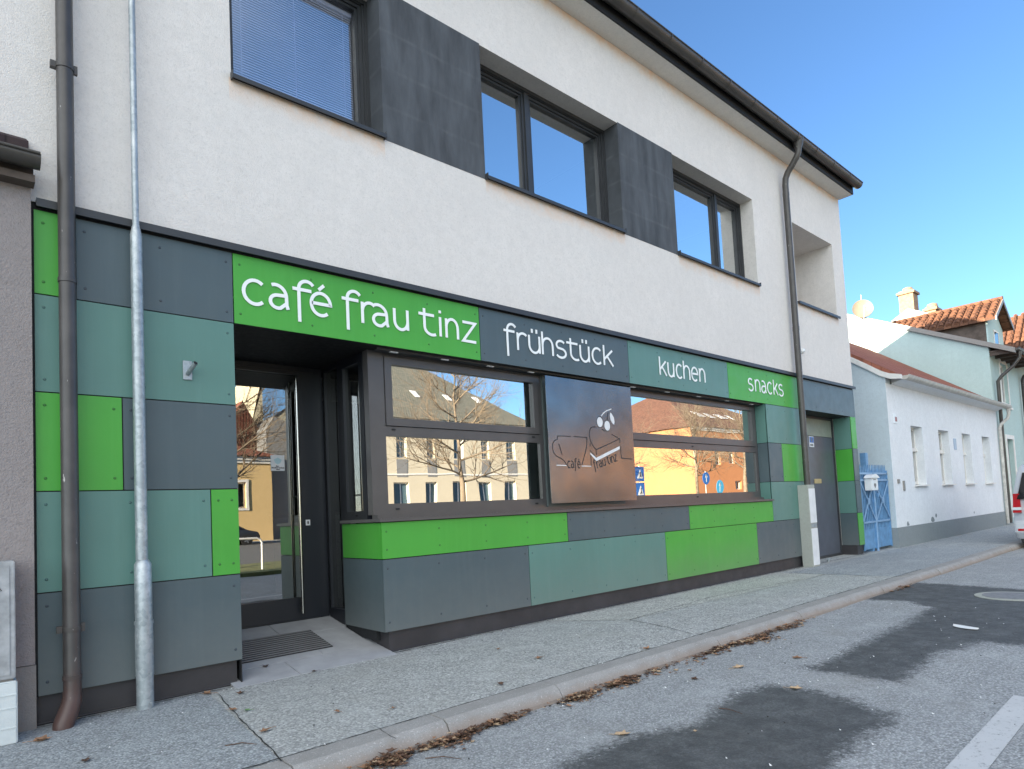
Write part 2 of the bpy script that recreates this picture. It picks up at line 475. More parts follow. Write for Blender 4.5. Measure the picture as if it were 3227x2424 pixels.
c = t.mix(t.math('MULTIPLY', t.mr(t.math('ADD', sz.outputs[2], t.mr(t.noise(6, 5), 0, 1, -.04, .04)), -.02, -.07), .6), c, (.27, .20, .155))
t.bump(t.noise(90, 4), .5, .005)
MT['kerb'] = t.out(c, .85, 0, .35)
MT['roadpaint'] = None
t = NT('worn_road_paint')
c = t.mix(t.mr(t.noise(28, 6, .8), .56, .66), (.50, .51, .52), (.20, .21, .22))
c = t.mix(t.mr(t.noise(3, 4), .4, .7, 0, .4), c, (.4, .41, .42))
t.bump(t.noise(120, 3), .5, .004)
MT['roadpaint'] = t.out(c, .8)
MT['crack'] = surf('crack_dirt', (.035, .034, .032), .95)
MT['lime'] = m_plaster('plaster_bluewhite', (.60, .64, .68))
MT['taupe'] = m_plaster('plaster_taupe', (.32, .285, .278), bstr=.8)
MT['taupe_plinth'] = m_plaster('plaster_taupe_plinth', (.29, .265, .25), bstr=.4)
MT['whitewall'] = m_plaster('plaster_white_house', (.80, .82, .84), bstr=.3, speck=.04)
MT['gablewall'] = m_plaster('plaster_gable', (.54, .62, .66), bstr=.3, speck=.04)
MT['mint'] = m_plaster('plaster_mint', (.47, .60, .575), bstr=.3, speck=.04)
MT['mint2'] = m_plaster('plaster_pale_green', (.50, .59, .53), bstr=.3, speck=.04)
MT['cream'] = m_plaster('plaster_cream', (.62, .55, .40), bstr=.2, speck=.03)
MT['beige'] = m_plaster('plaster_beige', (.62, .55, .42), bstr=.2, speck=.03)
MT['yellow'] = m_plaster('plaster_yellow', (.68, .49, .24), bstr=.2, speck=.03)
MT['orange'] = m_plaster('plaster_orange', (.52, .225, .10), bstr=.2, speck=.03)
MT['greyhouse'] = m_plaster('plaster_grey', (.24, .24, .24), bstr=.2, speck=.03)
MT['basegrey'] = m_plaster('plinth_grey_render', (.27, .30, .31), bstr=.9, speck=.2)
MT['stucco'] = surf('stucco_white', (.74, .72, .68), .7)
MT['concrete'] = m_plaster('concrete_cast', (.40, .41, .37), bstr=.5, speck=.1)
MT['tile_brown'] = m_tiles('tiles_brown', (.13, .065, .045), (.21, .10, .065))
MT['tile_red'] = m_tiles('tiles_red', (.22, .075, .045), (.30, .11, .07), 4.5, 5)
MT['tile_orange'] = m_tiles('tiles_orange', (.12, .056, .034), (.185, .084, .046), 4.0, 3.2)
MT['tile_orange_y'] = m_tiles('tiles_orange_across', (.12, .056, .034), (.185, .084, .046), 3.2, 4.0, 0, 1)
MT['tile_grey'] = m_tiles('tiles_greygreen', (.15, .15, .12), (.20, .19, .15), 4.5, 4.5)
MT['tile_dark'] = m_tiles('tiles_dark_weathered', (.045, .03, .032), (.09, .055, .055), 5, 5)
MT['chimney'] = surf('chimney_brick', (.26, .175, .11), .85, 0, .25, 8, .4, 30)
MT['timber'] = surf('weathered_timber', (.10, .075, .06), .8, 0, .3, 6, .3, 30)
MT['trim_grey'] = surf('sheet_trim_grey', (.25, .23, .21), .5, .2)
MT['white_gutter'] = surf('gutter_white_painted', (.50, .48, .44), .55, 0, .2, 8)
MT['blue_gate'] = surf('gate_blue_paint', (.13, .28, .48), .5, 0, .18, 8, .2, 50)
MT['blue_gate_lt'] = surf('gate_blue_bar', (.22, .36, .54), .5, 0, .12, 8)
MT['dish'] = surf('dish_beige', (.20, .17, .125), .6)
MT['van'] = surf('van_silver_paint', (.55, .57, .60), .28, .2, .01, .6)
MT['carpaint'] = surf('car_dark_paint', (.05, .055, .065), .25, .3, .03)
MT['tyre'] = surf('tyre_rubber', (.018, .018, .018), .8)
MT['rim'] = surf('rim_alloy', (.45, .45, .46), .35, .8)
MT['carglass'] = surf('car_glass', (.012, .013, .015), .05)
MT['redlens'] = surf('tail_lens', (.42, .015, .02), .2)
MT['plastic_blk'] = surf('black_plastic', (.02, .02, .02), .5)
MT['plate_white'] = surf('plate_white', (.72, .73, .74), .4)
MT['blue_sign'] = surf('sign_blue', (.03, .14, .45), .4)
MT['cyan_sign'] = surf('sign_light_blue', (.06, .36, .62), .4)
MT['bark'] = surf('bark', (.20, .155, .11), .9, 0, .25, 9, .5, 30)
MT['gold'] = surf('brass_plate', (.60, .50, .28), .35, .6)
MT['leaf'] = surf('dry_leaf', (.27, .15, .085), .8, 0, .45, 25)
MT['leaf_dark'] = surf('dry_leaf_dark', (.10, .055, .035), .85, 0, .4, 25)
MT['leaf_pale'] = surf('dry_leaf_pale', (.42, .30, .19), .8, 0, .3, 25)
MT['leaf_green'] = surf('green_leaf', (.12, .24, .08), .7, 0, .3, 25)
MT['soil'] = surf('litter_soil', (.06, .045, .035), .95, 0, .3, 30, .6, 90)
MT['farpane'] = surf('window_pane_far', (.09, .15, .18), .15)
MT['grass'] = surf('lawn', (.15, .16, .06), .95, 0, .4, 3, .8, 60)
MT['hoop'] = surf('hoop_white', (.75, .74, .72), .45)
MT['zinc'] = surf('cabinet_galvanised', (.40, .41, .42), .55, .3, .22, 14, .15, 30)
MT['cabbase'] = surf('cabinet_base_pale', (.58, .62, .62), .75, 0, .08, 6, .3, 60)
MT['cast'] = surf('cast_iron', (.20, .20, .205), .7, .1, .2, 20, .4, 60)
MT['yellow_pl'] = surf('yellow_plastic', (.55, .42, .03), .4)
MT['doorblue'] = surf('steel_door_bluegrey', (.085, .095, .12), .36, 0, .12, 5, .1, 30)
MT['doorhead'] = surf('door_head_sage', (.24, .27, .22), .5)


# ------------------------------------------------------------------ ground, pavement, kerb, road
KY = -1.86          # inner edge of the kerb
ROAD_Z = -0.10
def hit(poly, x, y):
    ins = False; n = len(poly); dm = 1e9
    for i in range(n):
        x1, y1 = poly[i]; x2, y2 = poly[(i + 1) % n]
        if (y1 > y) != (y2 > y) and x < (x2 - x1) * (y - y1) / (y2 - y1) + x1: ins = not ins
        dx, dy = x2 - x1, y2 - y1; t_ = max(0, min(1, ((x - x1) * dx + (y - y1) * dy) / (dx * dx + dy * dy)))
        dm = min(dm, math.hypot(x - x1 - t_ * dx, y - y1 - t_ * dy))
    return dm if ins else -dm
px_poly = lambda L, z: [tuple(atZ(u, v, z)[:2]) for u, v in L]
damp1 = px_poly([(1750, 2424), (1960, 2330), (2200, 2290), (2320, 2185), (2440, 2160), (2620, 2190), (2820, 2255), (2800, 2300), (2690, 2340), (2620, 2440), (2560, 2600), (1650, 2600)], ROAD_Z)
damp2 = px_poly([(2545, 2108), (2700, 2040), (2860, 1960), (2935, 1915), (2850, 1895), (2700, 1890), (2860, 1835), (3227, 1858), (3700, 1890), (3700, 2080), (3100, 2025), (2960, 2060), (2900, 2110), (2830, 2150), (2640, 2125)], ROAD_Z)
def road_sheet():
    x0, x1, y0, y1, st = -3.0, 17.0, -8.0, -2.0, .06
    nx = int((x1 - x0) / st); ny = int((y1 - y0) / st)
    vs = []; att = []
    for i in range(nx + 1):
        for j in range(ny + 1):
            x = x0 + (x1 - x0) * i / nx; y = y0 + (y1 - y0) * j / ny
            d = max(hit(damp1, x, y), hit(damp2, x, y))
            att.append(max(0., min(1., .5 + d * 2.6)))
            vs.append((x, y, ROAD_Z + .004))
    fs = [(i * (ny + 1) + j, (i + 1) * (ny + 1) + j, (i + 1) * (ny + 1) + j + 1, i * (ny + 1) + j + 1) for i in range(nx) for j in range(ny)]
    mb = MB().add(vs, fs)
    o = mb.build('road', MT['road'])
    a = o.data.attributes.new('damp', 'FLOAT', 'POINT'); a.data.foreach_set('value', att)
    return tag(o, 'grey asphalt road with two dark damp patches', 'road', kind='structure')
road_sheet()
mb = MB(); mb.box(-60, 140, -14, -2.0, ROAD_Z - .2, ROAD_Z)
far = mb.build('road_beyond', MT['road']); tag(far, 'grey asphalt road running on past the parked van', 'road', kind='structure')
a = far.data.attributes.new('damp', 'FLOAT', 'POINT')
mb = MB(); mb.box(-200, 260, -260, 120, -.6, -.32)
tag(mb.build('ground', MT['road_far']), 'bare ground stretching to the horizon', 'ground', kind='structure')
mb = MB(); mb.box(-60, 140, -37.5, -13.8, -.3, -.05)
tag(mb.build('far_road', MT['road_far']), 'sunlit road on the far side of the green strip', 'road', kind='structure')
mb = MB(); mb.box(-60, 140, -45, -37.5, -.3, .05)
tag(mb.build('far_pavement', MT['pave']), 'pavement in front of the houses opposite', 'pavement', kind='structure')
mb = MB(); mb.box(-60, 140, -13.7, -9.6, -.3, 0.)
tag(mb.build('grass_strip', MT['grass']), 'strip of short grass between the two roads', 'grass', kind='structure')

# pavement with patches of a second surfacing and joints
mb = MB()
mb.box(-30, 60, KY, .35, -.3, 0, 0)
xa = atZ(700, 2230, 0).x
mb.quad((-3, KY, .0035), (atZ(892, 2402, 0).x, KY, .0035), (atZ(690, 2205, 0).x, -.02, .0035), (-3, -.02, .0035), 1)
def crack(pts, wd=.012, z=.006, jit=.006, seg=.06, mb=mb, mi=2):
    P = []
    for a, b in zip(pts, pts[1:]):
        a = Vector(a); b = Vector(b); n = max(2, int((b - a).length / seg))
        for k in range(n): P.append(a.lerp(b, k / n))
    P.append(Vector(pts[-1]))
    off = []
    for i, p in enumerate(P):
        a = P[max(i - 1, 0)]; b = P[min(i + 1, len(P) - 1)]; d = (b - a).normalized(); nrm = Vector((-d.y, d.x))
        q = p + nrm * rnd.uniform(-jit, jit); ww = wd * rnd.uniform(.35, 1.)
        off.append((q - nrm * ww / 2, q + nrm * ww / 2))
    for (a, b), (c_, d) in zip(off, off[1:]):
        mb.quad((a.x, a.y, z), (b.x, b.y, z), (d.x, d.y, z), (c_.x, c_.y, z), mi)
g = lambda u, v: tuple(atZ(u, v, 0)[:2])
crack([g(690, 2190), g(740, 2250), g(820, 2330), g(890, 2400)])
crack([(-3, KY + .01), (12, KY + .01)], .014, .006, .004)
crack([g(1985, 1954), g(2100, 1978), g(2185, 2000)])
crack([g(1985, 1954), g(2250, 1880), g(2600, 1812)], .01)
crack([g(2560, 1803), g(2680, 1812), g(2770, 1822)], .01)
crack([g(1180, 2290), g(1250, 2330)], .006, .006, .01)
crack([(.4, -.015), (15, -.015)], .02, .006, .008)
q_ = [g(1985, 1954), g(2250, 1880), g(2600, 1812)]
mb.quad((q_[0][0], q_[0][1], .0032), (q_[2][0], q_[2][1], .0032), (q_[2][0], -.02, .0032), (q_[0][0] - .6, -.02, .0032), 3)
qa, qb, qc = g(2560, 1812), g(2770, 1824), g(2560, 1900)
mb.quad((qa[0] + .2, KY, .0030), (26, KY, .0030), (26, -.14, .0030), (q_[2][0] + .05, -.2, .0030), 1)
tag(mb.build('pavement', [MT['pave'], MT['pave2'], MT['crack'], m_asphalt('pavement_asphalt_pale', (.50, .50, .47), 60)]), 'coarse grey asphalt pavement along the cafe front', 'pavement', kind='structure')

# kerb stones: one continuous kerb whose stones meet in thin joints
mb = MB()
joints = [-2.2, -.9, .35] + [atZ(u, v, 0).x for u, v in ((880, 2390), (1352, 2253), (1705, 2150), (2190, 2000), (2480, 1925))]
x = joints[-1]
while x < 45:
    x += 1.25; joints.append(x)
for a, b in zip(joints, joints[1:]):
    dz = rnd.uniform(-.006, .006); dy = rnd.uniform(-.008, .008)
    n = 5; prof = []
    for k in range(n + 1):
        X = a + .004 + (b - a - .008) * k / n
        e = rnd.uniform(-.006, .006)
        prof.append([(X, KY + .002, -.2), (X, KY + .002, .002 + dz), (X, KY - .15 + dy + e, .002 + dz), (X, KY - .185 + dy + e, -.02 + dz), (X, KY - .215 + dy, -.07), (X, KY - .225 + dy, -.2)])
    m_ = 6
    vs = [p for r_ in prof for p in r_]
    fs = [(i * m_ + k, i * m_ + (k + 1) % m_, (i + 1) * m_ + (k + 1) % m_, (i + 1) * m_ + k) for i in range(n) for k in range(m_)]
    fs += [tuple(range(m_)), tuple(range(n * m_, n * m_ + m_))]
    mb.add(vs, fs)
mb.box(-5, 45, KY - .15, KY - .005, -.22, -.03, 1)
tag(mb.build('kerb', [MT['kerb'], MT['crack']]), 'row of worn pale granite kerb stones', 'kerb', kind='structure')

# painted line
mb = MB()
L = [atZ(u, v, ROAD_Z) for u, v in ((3190, 2190), (3290, 2214), (3110, 2424), (2990, 2424))]
p0 = (L[0] + L[1]) / 2; p1 = (L[2] + L[3]) / 2
d = (p1 - p0); d.normalize()
nrm = Vector((-d.y, d.x, 0)) * .075
z = ROAD_Z + .009
a = p0; b = p0 + d * 3.2
mb.quad((a.x + nrm.x, a.y + nrm.y, z), (a.x - nrm.x, a.y - nrm.y, z), (b.x - nrm.x, b.y - nrm.y, z), (b.x + nrm.x, b.y + nrm.y, z))
tag(mb.build('road_marking', MT['roadpaint']), 'worn white painted line on the road at lower right', 'road marking', kind='structure')


# ------------------------------------------------------------------ stroke lettering
def arc(cx, cy, rx, ry, a0, a1, n=14):
    return [(cx + rx * math.cos(R(a0 + (a1 - a0) * k / n)), cy + ry * math.sin(R(a0 + (a1 - a0) * k / n))) for k in range(n + 1)]
XH = .205
def glyph(ch, x0, x1, h=XH, s=.0):
    """centre lines of a thin geometric alphabet, x-height h, x0..x1 wide"""
    w_ = x1 - x0; cx = (x0 + x1) / 2; r_ = w_ / 2; hy = h / 2
    if ch == 'c': return [arc(cx + .04 * w_, hy, r_ * 1.04, hy, 48, 312, 20)]
    if ch == 'a': return [arc(x0 + w_ * .32, h * .52, w_ * .6, h * .48, 112, 0, 12) + [(x0 + w_ * .93, h * .18), (x1, 0)],
                          [(x0 + w_ * .91, h * .58), (x0 + w_ * .45, h * .56)] + arc(x0 + w_ * .42, h * .28, w_ * .42, h * .28, 90, 290, 12) + [(x0 + w_ * .92, h * .25)]]
    if ch in 'fF': 
        st = x0 + w_ * .28
        return [arc(st + w_ * .36, h * 1.05, w_ * .36, h * .36, 35, 180, 12) + [(st, -.43 * h)], [(x0, h), (x0 + w_ * .85, h)]]
    if ch == 'e': return [[(x0 + .03 * w_, h * .52), (x1, h * .52)] + arc(cx, hy, r_, hy, 3, 310, 24)]
    if ch == 'E': return glyph('e', x0, x1, h) + [[(cx - .1 * w_, h * 1.14), (cx + .18 * w_, h * 1.38)]]
    if ch == 'r': return [[(x0, 0), (x0, h)], [(x0, h * .62)] + arc(x0 + w_ * .62, h * .62, w_ * .6, h * .38, 160, 45, 8)]
    if ch == 'u': return [[(x0, h)] + arc(cx, h * .42, r_, h * .42, 180, 360, 14), [(x1, h), (x1, 0)]]
    if ch == 'U': return glyph('u', x0, x1, h) + [[(cx - .2 * w_, h * 1.15), (cx - .2 * w_, h * 1.38)], [(cx + .24 * w_, h * 1.15), (cx + .24 * w_, h * 1.38)]]
    if ch == 't':
        st = x0 + w_ * .32
        return [[(st, h * 1.3)] + arc(st + w_ * .42, h * .38, w_ * .42, h * .38, 180, 300, 12), [(x0, h), (x0 + w_ * .88, h)]]
    if ch == 'i': return [[(cx, 0), (cx, h)], [(cx, h * 1.2), (cx, h * 1.34)]]
    if ch == 'n': return [[(x0, 0), (x0, h)], [(x0, h * .55)] + arc(cx, h * .55, r_, h * .45, 165, 0, 10) + [(x1, 0)]]
    if ch == 'h': return [[(x0, 0), (x0, h * 1.35)], [(x0, h * .55)] + arc(cx, h * .55, r_, h * .45, 165, 0, 10) + [(x1, 0)]]
    if ch == 'z': return [[(x0, h), (x1 * .97 + x0 * .03, h), (x0, 0), (x1, 0)]]
    if ch == 's': return [arc(cx, h * .75, r_ * .86, h * .25, 35, 230, 12) + arc(cx, h * .26, r_, h * .27, 70, -150, 14)]
    if ch == 'k': return [[(x0, 0), (x0, h * 1.3)], [(x0, h * .38), (x1 - .05 * w_, h * 1.02)], [(x0 + w_ * .34, h * .6), (x1, 0)]]
    return []

def ribbon(mb, pts, wd, P, th=.004, mi=0):
    """flat stroke of width wd following pts, mapped to 3-D by P(x, z, depth)"""
    pts = [Vector(p) for p in pts]
    L_, R_ = [], []
    for i, p in enumerate(pts):
        a = (p - pts[i - 1]).normalized() if i else (pts[1] - p).normalized()
        b = (pts[i + 1] - p).normalized() if i < len(pts) - 1 else a
        t_ = (a + b)
        t_ = t_.normalized() if t_.length > 1e-4 else a
        n_ = Vector((-t_.y, t_.x)); k = 1 / max(.45, n_.dot(Vector((-a.y, a.x))))
        L_.append(p + n_ * wd / 2 * k); R_.append(p - n_ * wd / 2 * k)
    n = len(pts)
    vs = [P(q.x, q.y, th) for q in L_] + [P(q.x, q.y, th) for q in R_] + [P(q.x, q.y, 0) for q in L_] + [P(q.x, q.y, 0) for q in R_]
    fs = []
    for i in range(n - 1):
        fs += [(i, i + 1, n + i + 1, n + i), (i, i + 1, 2 * n + i + 1, 2 * n + i), (n + i, n + i + 1, 3 * n + i + 1, 3 * n + i)]
    fs += [(0, n, 3 * n, 2 * n), (n - 1, 2 * n - 1, 4 * n - 1, 3 * n - 1)]
    mb.add(vs, fs, mi)

def lettering(mb, spec, z0, wd, P, h=XH):
    for ch, a, b in spec:
        for k, st in enumerate(glyph(ch, a, b, h)):
            ribbon(mb, [(x, y + z0) for x, y in st], wd, P, .004 + .0007 * k)


# ------------------------------------------------------------------ the cafe building
B = empty('cafe_building', (7.6, 3.0, 0), 'two-storey off-white building with green, teal and grey cladding panels round a cafe front', 'building')
Z5, Z4, Z3, Z2, Z1, ZT, ZS = .198, .885, 1.575, 2.262, 2.948, 3.548, 1.237
XR = 14.80
WZ0, WZ1 = 5.07, 6.65
ups = [(1.82, 3.29), (4.60, 7.07), (8.38, 10.85)]
mb = MB()
xs = [-1.2, 1.82, 10.85, 12.39, 14.25, XR]; zs = [3.60, 5.055, WZ0, WZ1, 7.82]
def hole(x, z):
    return (1.82 < x < 10.85 and WZ0 < z < WZ1) or (12.39 < x < 14.25 and 5.055 < z < WZ1)
wall_grid(mb, xs, zs, hole, 0, .36)
mb.box(-1.2, -.85, .36, 9.6, 3.6, 7.82); mb.box(14.53, XR, .36, 9.6, 0, 3.4); mb.box(14.45, XR, .36, 9.6, 3.4, 7.82); mb.box(-1.2, XR, 9.6, 9.95, 0, 7.82)
mb.box(-.85, 14.45, .36, 9.6, 3.25, 3.5)           # floor between the storeys
mb.prism([(XR - .03, .0, 7.82), (XR - .03, 9.95, 7.82), (XR - .03, 4.98, 10.7)], (-.3, 0, 0))
# loggia box
mb.box(12.05, 12.39, .36, 1.5, 5.0, WZ1); mb.box(14.25, 14.44, .36, 1.5, 5.0, WZ1)
mb.box(12.05, 14.44, 1.5, 1.7, 5.0, WZ1 + .2); mb.box(12.05, 14.44, .361, 1.5, 4.9, 5.0); mb.box(12.05, 14.44, .361, 1.5, WZ1 + .001, WZ1 + .2)
mb.build('wall', MT['plaster'], B)
# dark rendered fields between the upper windows
for a, b in ((3.29, 4.60), (7.07, 8.38)):
    MB().box(a, b, -.003, .36, WZ0 - .012, WZ1 + .012).build('dark_wall_field', MT['plaster_dark'], B)
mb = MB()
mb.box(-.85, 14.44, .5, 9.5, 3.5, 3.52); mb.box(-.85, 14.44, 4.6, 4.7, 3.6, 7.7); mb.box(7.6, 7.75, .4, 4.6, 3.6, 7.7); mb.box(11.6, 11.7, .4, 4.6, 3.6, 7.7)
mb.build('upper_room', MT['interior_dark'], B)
MB().box(-.84, 14.43, .37, 9.5, 6.78, 6.82).build('upper_ceiling', MT['white_paint'], B)
# roof with overhang
mb = MB()
sl = (10.85 - 8.02) / (4.98 + .42)
mb.prism([(-1.4, -.42, 7.93), (-1.4, -.42, 8.02), (-1.4, 4.98, 10.85), (-1.4, 10.4, 8.02), (-1.4, 10.4, 7.93), (-1.4, 4.98, 10.7)], (XR + 1.4 + .05, 0, 0))
mb.build('roof', MT['tile_brown'], B)
mb = MB(); mb.box(-1.3, XR + .04, -.285, -.001, 7.80, 7.92)
mb.build('soffit_board', m_plaster('soffit_render', (.74, .71, .66)), B)
mb = MB(); mb.box(-1.3, XR + .02, -.312, -.287, 7.795, 7.96)
mb.build('fascia', MT['soffit'], B)
# half-round gutter
def gutter(mb, x0, x1, y, z, r_, n=10, lip=True, brackets=.8, mi=0):
    prof = [(y + r_ * math.cos(a_), z + r_ * math.sin(a_)) for a_ in [PI + PI * k / n for k in range(n + 1)]]
    inner = [(y + (r_ - .006) * math.cos(a_), z + (r_ - .006) * math.sin(a_)) for a_ in [PI + PI * k / n for k in range(n + 1)]]
    full = prof + inner[::-1]; m_ = len(full)
    vs = [(x0, a_, b_) for a_, b_ in full] + [(x1, a_, b_) for a_, b_ in full]
    mb.add(vs, [(i, (i + 1) % m_, (i + 1) % m_ + m_, i + m_) for i in range(m_)], mi, True)
    for X in (x0, x1):
        mb.prism([(X, a_, b_) for a_, b_ in prof], (.004, 0, 0), mi)
    if lip: mb.tube([(x0, y - r_, z + .004), (x1, y - r_, z + .004)], .011, 8, mi)
    X = x0 + .4
    while X < x1 and brackets:
        pr = [(y + (r_ + .009) * math.cos(a_), z + (r_ + .009) * math.sin(a_)) for a_ in [PI + PI * k / n for k in range(n + 1)]]
        for (a1, b1), (a2, b2) in zip(pr, pr[1:]):
            mb.quad((X, a1, b1), (X + .025, a1, b1), (X + .025, a2, b2), (X, a2, b2), mi)
        X += brackets
mb = MB(); gutter(mb, -1.4, XR + .05, -.41, 7.985, .096)
mb.build('gutter', MT['gutter'], B)
# right-hand downpipe with swan neck, ending in the concrete post
PX = 11.97
mb = MB()
mb.tube([(PX, -.41, 7.97), (PX, -.41, 7.86), (PX, -.41, 7.80), (PX, -.40, 7.72), (PX, -.36, 7.64), (PX, -.27, 7.53), (PX, -.18, 7.43), (PX, -.13, 7.33), (PX, -.115, 7.2), (PX, -.115, 1.45)], [.105, .085, .06] + [.057] * 7, 18)
mb.tube([(PX, -.115, 4.40), (PX, -.115, 4.48)], .061, 16); mb.tube([(PX, -.115, 7.0), (PX, -.115, 7.06)], .06, 16)
mb.tube([(PX, -.115, 1.9), (PX, -.115, 1.93)], .061, 16)
mb.build('downpipe', MT['brown_metal'], B)
# left brown downpipe
mb = MB(); X = .635
mb.tube([(X, -.115, 7.9), (X, -.115, .24), (X - .004, -.125, .16), (X - .03, -.15, .09), (X - .06, -.17, .02), (X - .06, -.17, -.02)], [.052, .052, .058, .06, .06, .06], 20)
pt = mb.build('downpipe', MT['brown_metal'], B)
for zz in (4.56, .62, 3.02, .30):
    mb = MB(); mb.tube([(X, -.115, zz), (X, -.115, zz + .03)], .057, 20)
    if zz in (4.56, .62): mb.box(X - .085, X - .045, -.125, -.085, zz - .005, zz + .04); mb.box(X + .045, X + .075, -.125, -.10, zz - .01, zz + .05)
    mb.build('pipe_clamp', MT['brown_metal'], pt)
pass
# galvanised service pipe
mb = MB(); X = 1.065
mb.tube([(X, -.10, 7.8), (X, -.10, 3.56), (X, -.10, 3.50), (X, -.10, 3.47)], [.023, .023, .034, .041], 20)
mb.tube([(X, -.10, 3.47), (X, -.10, 1.06)], .04, 20)
mb.tube([(X + .002, -.10, 1.06), (X + .005, -.10, 1.03), (X + .005, -.10, .62), (X + .005, -.10, 0)], [.04, .056, .056, .056], 24)
sp_ = mb.build('service_pipe', MT['galv'], B)
mb = MB(); mb.tube([(X + .005, -.10, .60), (X + .005, -.10, .625)], .062, 24); mb.tube([(X + .005, -.10, .60), (X + .005, -.10, .235)], .0585, 24)
for zz in (.25, .045): mb.tube([(X + .03, -.155, zz), (X + .03, -.168, zz)], .007, 8)
mb.build('pipe_sleeve', MT['galv'], sp_)

# metal trim over the cladding
mb = MB(); mb.box(.47, XR + .02, -.045, -.001, 3.566, 3.610); mb.box(.47, XR + .02, -.049, -.044, 3.555, 3.612)
mb.build('drip_trim', MT['anthra'], B)
MB().box(.42, XR + .0, .012, .36, 3.3, 3.60).build('lintel', MT['dark'], B)

# cladding
def panel(key, x0, x1, z0, z1, screws=True, name='cladding_panel', gap=.004):
    mb = MB()
    mb.bbox(x0 + gap, x1 - gap, -.001, .010, z0 + gap, z1 - gap, .0012)
    if screws:
        nx = max(2, int(round((x1 - x0) / .62)) + 1) if x1 - x0 > .35 else 2
        for k in range(nx):
            X = x0 + .055 + (x1 - x0 - .11) * k / (nx - 1)
            for Z in ((z0 + .09, z1 - .09) if z1 - z0 < .9 else (z0 + .09, (z0 + z1) / 2, z1 - .09)):
                mb.tube([(X, -.0005, Z), (X, -.003, Z), (X, -.0045, Z)], [.011, .010, .005], 8, 1)
    return mb.build(name, [MT[key], MT['screw'][key]], B)
L0, S0, C0, S1, S2, S3, J = .455, 1.79, 3.09, 4.408, 7.009, 9.596, 10.807
DR = 12.22; RI = 14.525
rows = [
    ('green', L0, .70, Z1, ZT), ('grey', .70, S0, Z1, ZT), ('teal', L0, S0, Z2, Z1),
    ('green', L0, .975, Z3, Z2), ('grey', .975, S0, Z3, Z2), ('teal', L0, 1.576, Z4, Z3), ('green', 1.576, S0, Z4, Z3), ('grey', L0, S0, Z5, Z4),
    ('green', C0, 5.637, Z4, ZS), ('grey', 5.637, 8.235, Z4, ZS), ('green', 8.235, J, Z4, ZS),
    ('grey', C0, 4.974, Z5, Z4), ('teal', 4.974, 7.605, Z5, Z4), ('green', 7.605, 10.2, Z5, Z4), ('grey', 10.2, DR, Z5, Z4),
    ('teal', J, DR, Z2, Z1), ('grey', J, 11.3, Z3, Z2), ('green', 11.3, DR, Z3, Z2), ('teal', J, DR, Z4, Z3),
    ('grey', DR, XR, Z1, ZT), ('green', RI, XR, Z2, Z1), ('grey', RI, XR, Z3, Z2), ('grey', RI, XR, Z4, Z3), ('green', RI, XR, Z5, Z4)]
for key, a, b, c_, d_ in rows: panel(key, a, b, c_, d_)
def sign_panel(key, a, b, spec, wd):
    p = panel(key, a, b, Z1, ZT, True, 'sign_panel')
    mb = MB(); lettering(mb, spec, 3.139, wd, lambda x, z, dpt: (x, -.0065 - dpt, z))
    mb.build('lettering', MT['white'], p)
sign_panel('green', S0, S1 + 0, [('c', 1.868, 2.05), ('a', 2.095, 2.25), ('f', 2.295, 2.50), ('E', 2.465, 2.65), ('f', 2.765, 2.965), ('r', 2.975, 3.10), ('a', 3.09, 3.25), ('u', 3.325, 3.475), ('t', 3.61, 3.825), ('i', 3.86, 3.89), ('n', 3.952, 4.10), ('z', 4.17, 4.345)], .030)
Xs = lambda u: atY(u, 1085 + (u - 1700) * .225, 0).x
X2 = lambda k: Xs(1540 + k * .20796)
sign_panel('grey', S1, S2, [('f', X2(222), X2(415)), ('r', X2(432), X2(560)), ('U', X2(607), X2(762)), ('h', X2(808), X2(962)), ('s', X2(1012), X2(1160)), ('t', X2(1175), X2(1365)), ('U', X2(1382), X2(1512)), ('c', X2(1562), X2(1705)), ('k', X2(1742), X2(1875))], .028)
Xk = lambda k: atY(2040 + k * .22604, 1165 + k * .06, 0).x
sign_panel('teal', S2, S3, [('k', Xk(172), Xk(262)), ('u', Xk(288), Xk(366)), ('c', Xk(402), Xk(485)), ('h', Xk(508), Xk(590)), ('e', Xk(618), Xk(703)), ('n', Xk(730), Xk(802))], .028)
sign_panel('green', S3, DR, [('s', Xk(1412), Xk(1478)), ('n', Xk(1512), Xk(1575)), ('a', Xk(1600), Xk(1660)), ('c', Xk(1682), Xk(1745)), ('k', Xk(1770), Xk(1825)), ('s', Xk(1842), Xk(1900))], .028)

# backing wall behind the panels
mb = MB()
mb.box(L0 - .02, S0 - .012, .011, .36, Z5 - .0, 3.3)
mb.box(C0 + .06, 12.2, .034, .36, Z5, ZS - .02)
mb.box(J + .03, DR - .02, .011, .36, ZS - .02, 3.3)
mb.box(RI + .002, XR - .01, .013, .36, Z5, 2.95)
mb.box(C0 + .06, J + .03, .035, .36, 2.962, 3.3)
mb.build('backing_wall', MT['dark'], B)
mb = MB()
mb.box(L0, S0 - .035, .042, .4, -.1, Z5 + .01); mb.box(3.155, DR - .02, .042, .4, -.1, Z5 + .01)
mb.box(3.155, 3.3, .4, 1.25, .0, Z5 + .13)
mb.box(RI - .03, XR - .01, .045, .4, -.1, Z5)
mb.tube([(L0, .04, .012), (S0 - .03, .04, .012)], .008, 6); mb.tube([(3.16, .04, .012), (DR - .02, .04, .012)], .008, 6)
mb.build('plinth', MT['plinth'], B)
# soffits of the two recesses
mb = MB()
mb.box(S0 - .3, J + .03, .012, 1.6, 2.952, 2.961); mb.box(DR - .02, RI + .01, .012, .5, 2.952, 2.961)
mb.build('recess_soffit', MT['soffit'], B)

